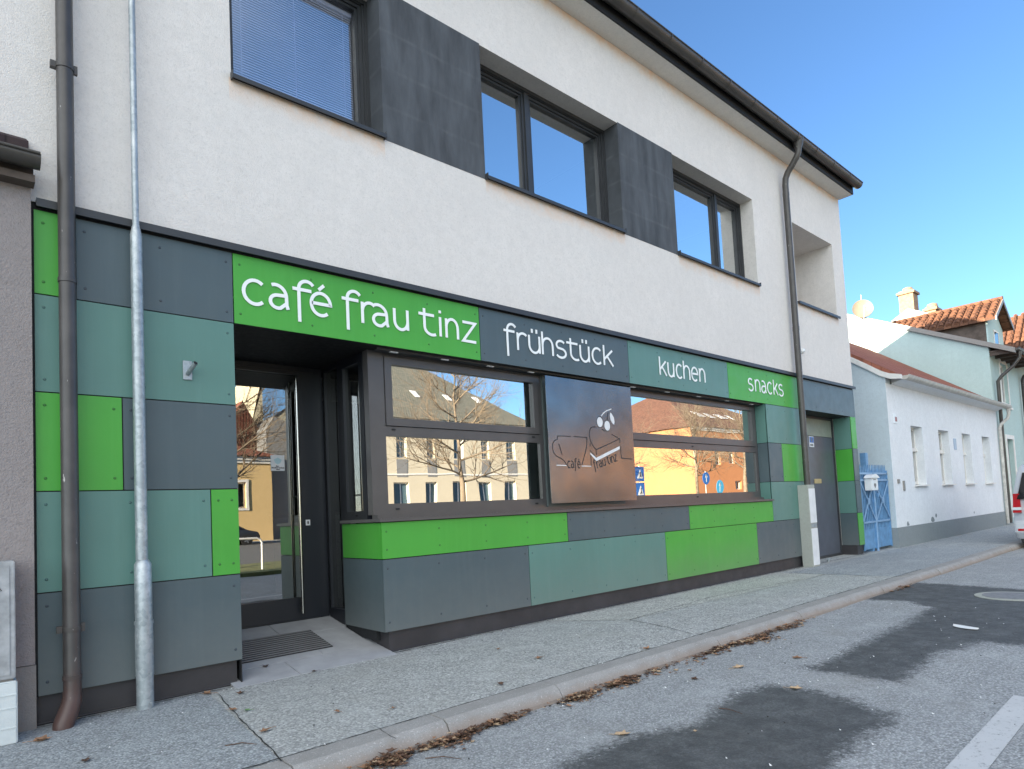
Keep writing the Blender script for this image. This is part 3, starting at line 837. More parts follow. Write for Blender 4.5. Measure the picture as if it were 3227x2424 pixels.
# corner return of the low wall beside the door
def side_panel(key, y0, y1, z0, z1, X, mat=None):
    mb = MB(); mb.bbox(X - .004, X + .008, y0 + .003, y1 - .003, z0 + .004, z1 - .004, .0012)
    return mb.build('return_panel', MT[key], B)
side_panel('green', .012, .80, Z4, ZS, C0 + .004); side_panel('grey', .012, .80, Z5, Z4, C0 + .004)
side_panel('teal', .012, .2, Z2, Z1, J - .012); side_panel('grey', .012, .2, Z3, Z2, J - .012); side_panel('teal', .012, .2, ZS + .03, Z3, J - .012)
side_panel('teal', .012, .36, Z2, Z1, RI - .008); side_panel('green', .012, .36, Z3, Z2, RI - .008); side_panel('teal', .012, .36, Z4, Z3, RI - .008); side_panel('grey', .012, .36, Z5, Z4, RI - .008)
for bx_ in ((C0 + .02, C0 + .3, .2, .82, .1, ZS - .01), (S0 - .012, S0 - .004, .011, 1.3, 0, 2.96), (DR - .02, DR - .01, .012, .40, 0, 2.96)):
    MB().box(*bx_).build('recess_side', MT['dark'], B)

# ledge under the windows
mb = MB()
mb.prism([(C0 - .025, -.03, ZS + .004), (C0 - .025, .80, ZS + .004), (C0 - .025, .80, ZS + .035), (C0 - .025, -.03, ZS + .035)], (.12, 0, 0))
mb.box(C0 + .095, 6.25, -.03, .22, ZS + .004, ZS + .035)
mb.box(6.25, J + .01, -.033, .22, ZS + .0045, ZS + .036)
mb.box(C0 + .05, J - .02, .14, .25, ZS + .036, ZS + .075)
mb.build('window_ledge', MT['frame'], B)

# ground-floor windows
def pane(mb, x0, x1, z0, z1, y): mb.box(x0, x1, y, y + .006, z0, z1)
W1 = MB()
W1.box(3.125, 3.30, .20, .30, 1.312, 2.95)                   # corner post
W1.box(5.44, 5.50, .20, .30, 1.312, 2.95); W1.box(3.30, 5.44, .20, .30, 2.915, 2.95)
W1.box(3.30, 5.44, .20, .30, 2.097, 2.195); W1.box(3.30, 5.44, .20, .30, 1.312, 1.416)
w1 = W1.build('shop_window', MT['frame'], B)
mb = MB(); frame(mb, 3.307, 5.434, 2.202, 2.908, .078, .188, .26); mb.build('sash', MT['frame'], w1)
mb = MB(); pane(mb, 3.385, 5.356, 2.28, 2.83, .225); mb.build('pane', MT['glass'], w1)
mb = MB(); pane(mb, 3.30, 5.44, 1.416, 2.097, .225); mb.build('pane', MT['glass'], w1)
for X, Z in ((3.39, 2.165), (5.33, 2.165), (3.40, 1.362), (5.33, 1.362)): MB().box(X - .02, X + .02, .192, .2, Z - .008, Z + .008).build('drain_cap', MT['dark'], w1)
mb = MB(); n = 18
for k in range(n):
    X = 3.36 + 2.03 * k / n; mb.obox((X, .40, 1.45), (.105, .035, 0), (.0, .002, 0), (0, 0, 1.42))
mb.build('vertical_blind', MT['white_paint'], w1) if False else None
mb = MB()
for k in range(13):
    X = 5.02 + .085 * k; mb.obox((X, .40, 1.35), (.08, -.03, 0), (.0, .002, 0), (0, 0, 1.55))
mb.build('vertical_blind', MT['blind'], w1)
W2 = MB()
W2.box(6.98, 7.05, .20, .30, 1.312, 2.95); W2.box(10.72, J - .014, .20, .30, 1.312, 2.95)
W2.box(7.05, 10.72, .20, .30, 2.885, 2.95); W2.box(7.05, 10.72, .20, .30, 2.105, 2.20); W2.box(7.05, 10.72, .20, .30, 1.312, 1.416)
w2 = W2.build('shop_window', MT['frame'], B)
mb = MB(); frame(mb, 7.06, 10.71, 2.208, 2.90, .065, .186, .26, 0, .06, .10); mb.build('sash', MT['frame'], w2)
mb = MB(); pane(mb, 7.12, 10.65, 2.30, 2.845, .225); mb.build('pane', MT['glass'], w2)
mb = MB(); pane(mb, 7.05, 10.72, 1.416, 2.105, .225); mb.build('pane', MT['glass'], w2)
for X, Z in ((8.75, 2.155), (8.8, 1.365)): MB().box(X - .02, X + .02, .192, .2, Z - .008, Z + .008).build('drain_cap', MT['dark'], w2)
mb = MB(); mb.box(5.50, 6.98, .17, .34, 1.312, 2.95); mb.build('blind_field', surf('field_grey', (.09, .11, .11), .5), B)
# small bright vent slots under the sign band
mb = MB()
for u, v in ((1239, 1117), (1400, 1139), (1543, 1160), (1671, 1176)): 
    p = atY(u, v, .10); MB().box(p.x - .045, p.x + .045, .075, .105, 2.922, 2.930).build('soffit_clip', MT['plate_white'], B)
for u, v in ((1992, 1222), (2100, 1238), (2200, 1253), (2289, 1266), (2366, 1276)):
    p = atY(u, v, .10); MB().box(p.x - .05, p.x + .05, .075, .105, 2.922, 2.930).build('soffit_clip', MT['plate_white'], B)
mb = MB(); mb.box(C0 + .07, J - .02, .07, .15, 2.931, 2.952); mb.build('awning_rail', MT['anthra'], B)

# side window and fixed glazing in the return of the recess
sw = MB()
Xs_ = C0 + .03
def sframe(mb, y0, y1, z0, z1, wd, x0, x1):
    mb.box(x0, x1, y0, y0 + wd, z0, z1); mb.box(x0, x1, y1 - wd, y1, z0, z1)
    mb.box(x0, x1, y0 + wd, y1 - wd, z1 - wd, z1); mb.box(x0, x1, y0 + wd, y1 - wd, z0, z0 + wd)
sframe(sw, .305, .82, ZS + .036, 2.95, .085, Xs_, Xs_ + .08)
s1 = sw.build('side_window', MT['doormetal'], B)
mb = MB(); mb.box(Xs_ + .03, Xs_ + .036, .39, .735, ZS + .12, 2.865); mb.build('pane', MT['glass_door'], s1)
mb = MB(); mb.box(Xs_ - .006, Xs_, .5, .54, ZS + .07, ZS + .085); mb.build('drain_cap', MT['dark'], s1)
sw = MB(); sframe(sw, .82, 1.21, .19, 2.95, .04, Xs_, Xs_ + .08); sw.box(Xs_, Xs_ + .08, .86, 1.17, .23, .34)
s2 = sw.build('side_glazing', MT['doormetal'], B)
mb = MB(); mb.box(Xs_ + .03, Xs_ + .036, .86, 1.17, .34, 2.91); mb.build('pane', MT['glass_door'], s2)

# entrance door
DY = 1.22
mb = MB(); frame(mb, 1.795, C0 + .03, .235, 2.95, .10, DY - .0, DY + .1, 0, .05, .02)
dfr = mb.build('door_frame', MT['doormetal'], B)
mb = MB()
x0, x1 = 1.90, 3.015
mb.box(x0, x0 + .09, DY - .012, DY + .07, .26, 2.895); mb.box(2.835, x1, DY - .012, DY + .07, .26, 2.895)
mb.box(x0 + .09, 2.835, DY - .012, DY + .07, .26, .49); mb.box(x0 + .09, 2.835, DY - .012, DY + .07, 2.86, 2.895)
dr = mb.build('entrance_door', MT['doormetal'], B)
mb = MB(); mb.box(x0 + .09, 2.835, DY + .012, DY + .018, .49, 2.86); mb.build('pane', MT['glass_door'], dr)
mb = MB(); HX = 2.785
mb.tube([(HX, DY - .085, .33), (HX, DY - .085, 2.80)], .0165, 16)
for Z in (.42, 1.55, 2.70): mb.tube([(HX, DY - .085, Z), (HX + .06, DY - .01, Z)], .009, 10)
mb.build('door_handle', MT['steel'], dr)
mb = MB(); mb.tube([(2.90, DY - .012, 1.27), (2.90, DY - .02, 1.27)], [.026, .024], 20); mb.box(2.876, 2.924, DY - .019, DY - .012, 1.24, 1.30); mb.box(2.893, 2.907, DY - .023, DY - .02, 1.255, 1.285, 1)
mb.build('lock_cylinder', [MT['plate_white'], MT['dark']], dr)
# recess floor: sloping stone slabs
FACEY = 0
def rz(y): return max(0.004, .2 * y + .004)
mb = MB()
xsl = [1.70, 2.42, 3.17]
ys_ = [-.085, .27, .85, 1.35]
for j in range(3):
    cuts = [1.70, 2.23 if j == 0 else (2.6 if j == 1 else 2.45), 3.16]
    for i in range(2):
        a, b = cuts[i] + .003, cuts[i + 1] - .003; c_, d_ = ys_[j] + .003, ys_[j + 1] - .003
        if c_ > 0 : a = max(a, 1.78)
        mb.prism([(a, c_, rz(c_)), (b, c_, rz(c_)), (b, d_, rz(d_)), (a, d_, rz(d_))], (0, 0, -.05), 0)
mb.prism([(1.71, .0, -.01), (3.15, .0, -.01), (3.15, 1.34, rz(1.34) - .012), (1.71, 1.34, rz(1.34) - .012)], (0, 0, -.05), 1)
mb.build('recess_floor', [MT['slab'], MT['crack']], B)
# second door
mb = MB(); frame(mb, DR - .008, RI - .013, .0, 2.95, .05, .365, .384); mb.box(DR - .01, RI + .01, .43, .46, 0, 2.95); d2f = mb.build('door_frame', MT['anthra'], B)
mb = MB(); mb.box(DR + .03, RI - .05, .385, .42, .02, 2.53); d2 = mb.build('steel_door', MT['doorblue'], B)
mb = MB(); mb.box(DR + .03, RI - .05, .39, .42, 2.54, 2.92); mb.build('door_head', MT['doorhead'], B)
p = atY(2579, 1516, .37)
mb = MB(); mb.bbox(p.x - .17, p.x + .15, .368, .385, p.z - .05, p.z + .045, .004); mb.box(p.x - .12, p.x + .1, .364, .368, p.z - .012, p.z + .018)
mb.build('letter_slot', MT['gold'], d2)
p = atY(2558, 1392, .37)
mb = MB(); mb.box(p.x - .10, p.x + .11, .374, .385, p.z - .11, p.z + .11, 0); mb.box(p.x - .085, p.x + .095, .370, .374, p.z - .02, p.z + .095, 1)
mb.box(p.x - .07, p.x + .07, .3725, .374, p.z - .09, p.z - .05, 2); mb.box(p.x - .03, p.x + .02, .367, .370, p.z, p.z + .08, 2)
mb.build('number_plate', [MT['plate_white'], MT['blue_sign'], MT['greyhouse']], d2)
mb = MB(); mb.tube([(12.85, -.02, 0), (12.85, -.02, .05)], .02, 10); mb.box(12.75, 12.95, -.03, -.01, .05, .07); mb.build('door_stop', MT['galv'], B)

# upper windows
def upper_window(x0, x1, mull, blind):
    mb = MB()
    frame(mb, x0, x1, WZ0 + .03, WZ1, .055, .25, .34)
    mb.box(x0, x1, .235, .25, WZ1 - .045, WZ1); mb.box(x1 - .03, x1, .235, .25, WZ0 + .03, WZ1 - .045); mb.box(x0, x0 + .03, .235, .25, WZ0 + .03, WZ1 - .045)
    for m_ in mull: mb.box(m_ - .035, m_ + .035, .248, .34, WZ0 + .085, WZ1 - .055)
    wn = mb.build('upper_window', MT['anthra'], B)
    e = [x0 + .055] + sum([[m_ - .035, m_ + .035] for m_ in mull], []) + [x1 - .055]
    for a, b in zip(e[::2], e[1::2]):
        mb = MB(); frame(mb, a, b, WZ0 + .085, WZ1 - .055, .035, .268, .33); frame(mb, a + .035, b - .035, WZ0 + .12, WZ1 - .09, .028, .285, .335)
        sa = mb.build('sash', MT['anthra'], wn)
        MB().box(a + .06, b - .06, .318, .324, WZ0 + .14, WZ1 - .11).build('pane', MT['glass_blind' if blind else 'glass_up'], sa)
        mb = MB()
        if blind:
            z = WZ0 + .14; 
            while z < WZ1 - .17:
                mb.obox((a + .07, .365, z), (b - a - .14, 0, 0), (0, .010, .019), (0, 0, .0012)); z += .025
            for k in (.12, .5, .88):
                X = a + (b - a) * k; mb.box(X - .004, X + .004, .360, .363, WZ0 + .14, WZ1 - .15)
        mb.box(a + .07, b - .07, .35, .395, WZ1 - .165, WZ1 - .125)
        mb.build('venetian_blind', MT['blind'], wn)
    mb = MB()
    mb.prism([(x0 - .0, -.05, WZ0 + .008), (x0 - .0, .25, WZ0 + .03), (x0 - .0, .25, WZ0 + .036), (x0 - .0, -.05, WZ0 + .014)], (x1 - x0, 0, 0))
    mb.box(x0 - .005, x1 + .005, -.055, -.046, WZ0 - .022, WZ0 + .016)
    for X in (x0 - .006, x1 - .002): mb.box(X, X + .008, -.056, .02, WZ0 - .022, WZ0 + .045)
    mb.build('window_sill', MT['anthra'], wn)
upper_window(1.82, 3.29, [], True)
upper_window(4.60, 7.07, [5.555], False)
upper_window(8.38, 10.85, [10.03], False)
mb = MB(); mb.box(12.37, 14.28, -.05, .4, 5.055, 5.067); mb.box(12.37, 14.28, -.058, -.046, 5.02, 5.069)
mb.build('loggia_sill', MT['anthra'], B)
# flag holder, lamp sensor
p = atY(590, 1168, 0)
mb = MB(); mb.bbox(p.x - .033, p.x + .033, -.012, -.001, p.z - .075, p.z + .075, .002)
mb.tube([(p.x + .0, -.01, p.z - .03), (p.x + .03, -.12, p.z + .04)], .017, 14, 0, False); mb.tube([(p.x + .0, -.01, p.z - .03), (p.x + .03, -.12, p.z + .04)], .013, 14, 1, True)
mb.build('flag_holder', [MT['galv'], MT['dark']], B)
p = atY(2525, 1107, -.04)
mb = MB(); mb.tube([(p.x, -.001, p.z), (p.x, -.05, p.z)], .03, 12); mb.tube([(p.x, -.05, p.z), (p.x, -.085, p.z - .01), (p.x, -.10, p.z - .02)], [.055, .05, .02], 14)
mb.build('wall_sensor', MT['plate_white'], B)

# sheet-metal sign with the cut-out drawing
SY = .03
mb = MB(); mb.box(5.415, 7.052, SY, SY + .004, 1.352, 2.897)
sm = mb.build('metal_sign', MT['sheet'], B)
MB().box(5.43, 7.04, SY + .0045, SY + .012, 1.37, 2.88).build('added_pale_board', surf('board_pale', (.62, .70, .68), .7), sm)  # pale board added behind the sign to brighten its back mirrored in the window
P5 = lambda pts: [(lambda q: (q.x, q.z))(atY(1700 + a * .19254, 1280 + b * .19254, SY)) for a, b in pts]
Pm = lambda x, z, dpt: (x, SY - .0005 - dpt, z)
mb = MB()
for st in (
    [(510, 500), (400, 490), (295, 490), (293, 552)], [(280, 550), (240, 570), (215, 620), (212, 690), (235, 765), (275, 815), (340, 850), (395, 885), (425, 925), (448, 970)],
    [(315, 618), (345, 710), (372, 802)], [(560, 497), (680, 508), (775, 512), (776, 620), (760, 720), (735, 820), (710, 910), (692, 970)],
    [(928, 345), (880, 338), (840, 355), (818, 410), (815, 480), (835, 570), (870, 640), (905, 690), (925, 712)],
    [(925, 712), (1080, 645), (1200, 590), (1310, 535)], [(1310, 535), (1240, 495), (1180, 462)], [(1310, 525), (1320, 605)], [(925, 712), (932, 800)],
    [(1322, 650), (1332, 750), (1342, 852), (1520, 868)], [(1025, 380), (1075, 412)], [(828, 600), (828, 660)], [(842, 800), (848, 985)],
    [(1125, 105), (1110, 170), (1112, 232)], [(828, 728), (932, 845)]):
    ribbon(mb, P5(st), .011, Pm, rnd.uniform(.0012, .002))
def small_text(mb, spec, u0, v0, u1, v1, h, wd, mi=0):
    """letters set along a rising base line given by two photo points on the sheet"""
    a = P5([(u0, v0)])[0]; b = P5([(u1, v1)])[0]
    L_ = math.hypot(b[0] - a[0], b[1] - a[1]); ca = ((b[0] - a[0]) / L_, (b[1] - a[1]) / L_)
    tot = sum(k for _, k in spec); x = 0
    for ch, k in spec:
        wl = k / tot * L_
        for st in glyph(ch, x + wl * .1, x + wl * .82, h):
            ribbon(mb, [(a[0] + ca[0] * p_ - ca[1] * q_, a[1] + ca[1] * p_ + ca[0] * q_) for p_, q_ in st], wd, Pm, rnd.uniform(.0012, .0022), mi)
        x += wl
small_text(mb, [('c', 1), ('a', 1), ('f', .9), ('E', 1)], 460, 1010, 680, 1015, .085, .012)
small_text(mb, [('f', .9), ('r', .7), ('a', 1), ('u', 1), (' ', .4), ('t', .9), ('i', .4), ('n', 1), ('z', .9)], 900, 1040, 1285, 890, .085, .012)
ribbon(mb, P5([(280, 968), (440, 972)]), .010, Pm, .0015, 1); ribbon(mb, P5([(690, 980), (848, 985)]), .010, Pm, .0015, 1)
ribbon(mb, P5([(1010, 165), (1050, 110), (1100, 75), (1175, 48)]), .012, Pm, .002, 1)
for (cx, cy, rx, ry, tl) in ((987, 262, 46, 82, 5), (1108, 322, 46, 80, 5)):
    for sc, mi, dd in ((1.13, 0, .0012), (1., 1, .002)):
        ell = P5([(cx + sc * (rx * math.cos(a_) + .08 * ry * math.sin(a_)), cy + sc * ry * math.sin(a_)) for a_ in [2 * PI * k / 24 for k in range(24)]])
        mb.prism([(x, SY, z) for x, z in ell], (0, -dd, 0), mi)
lf = [(1158, 105), (1180, 125), (1215, 190), (1228, 260), (1220, 305), (1195, 285), (1165, 230), (1152, 160)]
mb.prism([(x, SY, z) for x, z in P5(lf)], (0, -.002, 0), 1)
for q in ([(828, 760), (932, 845), (932, 900), (835, 790)], [(932, 845), (1312, 655), (1312, 705), (932, 900)]):
    mb.prism([(x, SY, z) for x, z in P5(q)], (0, -.002, 0), 1)
mb.build('cutout_drawing', [MT['line'], MT['plate_white']], sm)  # white fills: light showing through the holes, painted as plain white

# rooms behind the glazing
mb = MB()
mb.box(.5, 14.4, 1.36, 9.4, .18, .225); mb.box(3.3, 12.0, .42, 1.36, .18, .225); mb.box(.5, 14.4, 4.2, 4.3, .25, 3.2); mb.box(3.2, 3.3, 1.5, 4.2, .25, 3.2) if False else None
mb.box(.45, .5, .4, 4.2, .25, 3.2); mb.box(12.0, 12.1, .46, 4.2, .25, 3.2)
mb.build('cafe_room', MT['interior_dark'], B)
mb = MB(); mb.bbox(3.6, 4.2, 2.6, 4.0, .245, 1.35, .01); mb.box(3.55, 4.25, 2.55, 4.05, 1.35, 1.39, 1)
c_ = mb.build('cafe_counter', [MT['greyhouse'], MT['interior']]); tag(c_, 'grey counter standing inside the cafe behind the entrance door', 'counter')
mb = MB(); mb.tube([(3.75, 2.8, 1.39), (3.75, 2.8, 1.60), (3.75, 2.8, 1.66), (3.75, 2.8, 1.74)], [.05, .05, .02, .02], 14)
tag(mb.build('bottle', MT['yellow_pl']), 'yellow bottle standing on the counter inside the cafe', 'bottle')

# ------------------------------------------------------------------ things at the door
mb = MB()
c4 = [(1.86, .39), (2.75, .39), (2.75, .90), (1.86, .90)]
mb.prism([(x, y, rz(y) + .002) for x, y in c4], (0, 0, .006), 0)
y = .40
while y < .89:
    mb.prism([(1.87, y, rz(y) + .008), (2.74, y, rz(y) + .008), (2.74, y + .017, rz(y) + .011), (1.87, y + .017, rz(y) + .011)], (0, 0, .006), 1); y += .047
tag(mb.build('door_mat', [MT['rubber'], MT['matrib']]), 'ribbed black door mat on the pale stone of the cafe entrance', 'door mat')
no = empty('paper_notice', (2.6, DY - .002, 1.82), 'small white paper notice taped to the glass of the entrance door', 'notice')
MB().box(2.53, 2.675, DY + .0075, DY + .0105, 1.825, 1.99).build('sheet', MT['plate_white'], no)
mb = MB(); y = DY + .0065
mb.prism([(2.56, y, 1.94), (2.58, y, 1.905), (2.603, y, 1.89), (2.628, y, 1.905), (2.645, y, 1.94), (2.603, y, 1.965)], (0, -.001, 0), 0)
mb.build('mask_picture', surf('pale_blue_print', (.45, .62, .66), .6), no)
def text_mesh(s_, size, name, mat, parent, loc, ext=.001):
    cu = bpy.data.curves.new(name, 'FONT'); cu.body = s_; cu.size = size; cu.align_x = 'CENTER'; cu.extrude = ext; cu.offset = .0006
    o = bpy.data.objects.new(name + '_tmp', cu); COL.objects.link(o)
    dg = bpy.context.evaluated_depsgraph_get(); me = bpy.data.meshes.new_from_object(o.evaluated_get(dg)); bpy.data.objects.remove(o)
    me.transform(Matrix.Rotation(PI / 2, 4, 'X')); me.materials.clear(); me.materials.append(mat)
    q = bpy.data.objects.new(name, me); COL.objects.link(q); q.parent = parent; q.location = Vector(loc) - ORG[parent.name]; ORG[q.name] = Vector(loc); return q
text_mesh('Bitte', .018, 'print', MT['line'], no, (2.6, DY + .006, 1.868))
text_mesh('Mundnasenschutz', .019, 'print', MT['line'], no, (2.603, DY + .006, 1.851))
text_mesh('tragen', .016, 'print', MT['line'], no, (2.603, DY + .006, 1.835))

# concrete meter post at the second door
mp_ = empty('meter_post', (11.93, -.1, 0), 'narrow pale concrete meter post under the right-hand downpipe', 'meter post')
MB().bbox(11.79, 12.08, -.19, .0, 0, 1.5, .006).build('post', MT['concrete'], mp_)
mb = MB(); mb.bbox(11.815, 12.065, -.2, -.19, .80, 1.43, .003); h_ = mb.build('hatch', MT['plate_white'], mp_)
mb = MB(); mb.bbox(11.815, 12.065, -.2, -.19, .03, .70, .003); mb.build('hatch', MT['plate_white'], mp_)
mb = MB(); mb.box(11.83, 12.05, -.198, -.19, .72, .785)
mb.build('strap', MT['galv'], mp_)
# electrical cabinet at far left
cb = empty('electrical_cabinet', (0, -.2, 0), 'grey metal electrical cabinet on a pale base at the left edge', 'cabinet')
MB().bbox(-.55, .33, -.30, -.062, 0, .385, .008).build('base', MT['cabbase'], cb)
mb = MB()
for Z in (.1, .22, .30): mb.box(-.54, .325, -.304, -.30, Z, Z + .006)
mb.build('base_rib', MT['cabbase'], cb)
MB().bbox(-.56, .322, -.30, -.062, .40, 1.125, .006).build('housing', MT['zinc'], cb)
MB().box(-.54, .31, -.28, -.08, .385, .40).build('plinth_strip', MT['trim_grey'], cb)
MB().bbox(-.535, .295, -.308, -.301, .425, 1.10, .003).build('door', MT['zinc'], cb)
mb = MB(); ctr = Vector((.215, -.3095, .985)); rr = .055
mb.prism([(.152, -.309, .945), (.258, -.309, .945), (.205, -.309, 1.037)], (0, -.001, 0), 0)
mb.prism([(.160, -.3105, .949), (.250, -.3105, .949), (.205, -.3105, 1.028)], (0, -.0008, 0), 1)
mb.prism([(.205, -.3118, 1.012), (.195, -.3118, .985), (.207, -.3118, .985), (.198, -.3118, .958), (.215, -.3118, .992), (.204, -.3118, .992)], (0, -.0008, 0), 0)
mb.build('warning_sign', [MT['line'], MT['plate_white']], cb)

# ------------------------------------------------------------------ left neighbour
LN = empty('taupe_house', (-4, 3, 0), 'taupe rendered low house at the left edge', 'building')
mb = MB(); mb.box(-9, .44, -.05, .3, .425, 3.68); mb.box(-9, -8.7, .3, 8, 0, 3.9); mb.box(.1, .44, .42, 8, 0, 3.55) if False else None
mb.box(-9, -1.3, 8, 8.3, 0, 3.9)
mb.build('wall', MT['taupe'], LN)
MB().box(-9, .445, -.043, .3, -.1, .42).build('plinth', MT['taupe_plinth'], LN)
mb = MB(); mb.box(-9, .455, -.16, -.052, 3.665, 3.715); mb.box(-9, .45, -.11, -.052, 3.715, 3.81)
mb.build('eaves_board', MT['timber'], LN)
mb = MB(); gutter(mb, -9, .475, -.205, 3.815, .075)
mb.build('gutter', MT['gutter'], LN)
mb = MB()
mb.prism([(-9.1, -.18, 3.87), (-9.1, -.18, 3.93), (-9.1, -.01, 4.03), (-9.1, -.01, 3.9)], (9.52, 0, 0))
mb.prism([(-9.1, -.01, 3.97), (-9.1, -.01, 4.03), (-9.1, 4.2, 6.9), (-9.1, 8.5, 4.03), (-9.1, 8.5, 3.9), (-9.1, 4.2, 6.7)], (7.88, 0, 0))
for k in range(34):
    X = -9.10 + .28 * k
    if X < .40: mb.tube([(X, -.22, 3.90), (X, -.012, 4.06)], .058, 8)
mb.build('roof', MT['tile_dark'], LN)
# terrace continuing to the left of the frame
for i, (a, b, hh, mt, lab) in enumerate(((-24, -9.1, 7.6, 'mint2', 'two-storey pale green house further left along the street'), (-42, -24.05, 8.6, 'cream', 'tall cream house furthest left along the street'), (-62, -42.05, 9, 'taupe', 'tall taupe house at the far left end of the street'), (46.1, 63, 7.2, 'cream', 'cream two-storey house beyond the orange-roofed house'), (63.1, 84, 8.0, 'greyhouse', 'grey two-storey house at the far right end of the street'))):
    r_ = empty('terraced_house', ((a + b) / 2, 4, 0), lab, 'building')
    mb = MB(); wx = [a]; k = a + 1.2
    while k + 1.1 < b - .5: wx += [k, k + 1.1]; k += 2.6
    wx.append(b); ins = set(round((wx[j] + wx[j + 1]) / 2, 2) for j in range(1, len(wx) - 1, 2))
    wall_grid(mb, wx, [0, 1.2, 2.7, 4.4, 5.9, hh], lambda x, z: round(x, 2) in ins and (1.2 < z < 2.7 or 4.4 < z < 5.9), 0, .35)
    mb.box(a, a + .3, .35, 9, 0, hh); mb.box(b - .3, b, .35, 9, 0, hh); mb.box(a, b, 9, 9.3, 0, hh)
    mb.build('wall', MT[mt], r_)
    MB().prism([(a - .1, -.4, hh), (a - .1, 4.6, hh + 2.8), (a - .1, 9.7, hh)], (b - a + .1, 0, 0)).build('roof', MT['tile_brown'], r_)
    for j in range(1, len(wx) - 1, 2):
        for z in (1.2, 4.4):
            mb = MB(); frame(mb, wx[j], wx[j + 1], z, z + 1.5, .07, .14, .2); f_ = mb.build('window', MT['stucco'], r_)
            MB().box(wx[j] + .07, wx[j + 1] - .07, .17, .18, z + .07, z + 1.43).build('pane', MT['carglass'], f_)

# ------------------------------------------------------------------ white low house to the right
WH = empty('white_house', (21.6, 3, 0), 'low white house with four narrow windows beyond the blue gate', 'building')
GX, HX1 = 16.55, 26.9
wins = [(18.06, 18.93), (20.28, 21.22), (22.52, 23.42), (24.76, 25.68)]
mb = MB(); wx = [GX]
for a, b in wins: wx += [a, b]
wx.append(HX1)
wall_grid(mb, wx, [.46, 1.42, 2.93, 3.86], lambda x, z: 1.42 < z < 2.93 and any(a < x < b for a, b in wins), -.08, .3)
mb.build('wall', MT['whitewall'], WH)
mb = MB()
mb.prism([(GX, .3, 0), (GX, 7.6, 0), (GX, 7.6, 4.0), (GX, 3.75, 6.75), (GX, .3, 4.33)], (.3, 0, 0)); mb.prism([(GX, -.079, .46), (GX, .3, .46), (GX, .3, 4.33), (GX, -.079, 3.87)], (-.003, 0, 0))
mb.prism([(GX - .0, -.079, 3.861), (GX, .3, 3.861), (GX, .3, 4.33), (GX, -.079, 3.98)], (.3, 0, 0))
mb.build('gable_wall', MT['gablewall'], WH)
mb = MB(); mb.box(GX - .035, HX1, -.115, .3, -.1, .46); mb.box(GX - .035, GX - .002, .3, 7.6, -.1, .46)
mb.build('plinth', MT['basegrey'], WH)
# white verge band following the roof line, swept down at the eaves
vp = [(-.42, 3.90), (-.2, 3.93), (0, 4.03), (.3, 4.26), (.8, 4.62), (2, 5.48), (3.75, 6.75)]
mb = MB()
for (y1, z1), (y2, z2) in zip(vp, vp[1:]):
    mb.prism([(GX - .05, y1, z1), (GX - .05, y2, z2), (GX - .05, y2, z2 + .13), (GX - .05, y1, z1 + .10 if y1 < -.3 else z1 + .13)], (.12, 0, 0))
mb.build('verge', MT['stucco'], WH)
mb = MB()
mb.prism([(GX + .07, -.36, 4.02), (GX + .07, 3.75, 6.9), (GX + .07, 7.9, 4.02), (GX + .07, 7.9, 3.9), (GX + .07, 3.75, 6.7), (GX + .07, -.36, 3.93)], (HX1 - GX - .04, 0, 0))
mb.build('roof', MT['tile_red'], WH)
mb = MB(); mb.prism([(GX + .4, -.34, 3.945), (GX + .4, -.2, 3.915), (GX + .4, -.083, 3.86), (GX + .4, -.083, 3.98), (GX + .4, -.34, 3.96)], (HX1 - GX - .4, 0, 0)); mb.build('eaves_cove', MT['whitewall'], WH)
mb = MB(); gutter(mb, GX + .25, HX1 + .12, -.42, 4.0, .09, brackets=.7); mb.build('gutter', MT['white_gutter'], WH)
mb = MB(); X = HX1 + .05
mb.tube([(X, -.42, 3.95), (X, -.42, 3.75), (X, -.38, 3.6), (X - .05, -.2, 3.42), (X - .1, -.16, 3.3), (X - .1, -.15, .05)], [.06] + [.05] * 5, 14)
mb.build('downpipe', MT['white_gutter'], WH)
for a, b in wins:
    mb = MB(); frame(mb, a, b, 1.46, 2.93, .07, .10, .18); mb.box(a, b, .07, .18, 2.30, 2.40); mb.box((a + b) / 2 - .04, (a + b) / 2 + .04, .095, .18, 1.5, 2.9)
    mb.box(a, b, .055, .10, 2.31, 2.345)
    f_ = mb.build('window', MT['stucco'], WH)
    MB().box(a + .07, b - .07, .15, .156, 1.5, 2.9).build('pane', m_glass('cottage_glass', (.7, .75, .78), .25) if a < 18.1 else bpy.data.materials['cottage_glass'], f_)
    MB().box(a + .07, b - .07, .22, .23, 1.5, 2.88).build('curtain', surf('net_curtain', (.30, .32, .35), .8) if a < 18.1 else bpy.data.materials['net_curtain'], f_)
    MB().box(a - .04, b + .04, -.16, .1, 1.405, 1.44).build('sill', MT['stucco'], f_)
mb = MB()
p = atY(2821, 1321, -.09); mb.box(p.x - .13, p.x + .13, -.095, -.079, 2.93, 3.14, 0); mb.box(p.x - .02, p.x + .11, -.097, -.095, 2.97, 3.08, 1)
mb.build('number_plate', [MT['plate_white'], surf('faded_red', (.3, .1, .09), .5)], WH)
p = atY(3010, 1400, -.09); MB().box(p.x - .12, p.x + .12, -.095, -.079, p.z - .16, p.z + .16).build('wall_plaque', surf('plaque_bluegrey', (.25, .30, .42), .4), WH)
for u, v, hw, hh in ((2832, 1517, .06, .05), (2849, 1531, .05, .12)):
    p = atY(u, v, -.09); MB().box(p.x - hw, p.x + hw, -.105, -.079, p.z - hh, p.z + hh).build('bell_panel', MT['trim_grey'], WH)
mb = MB()
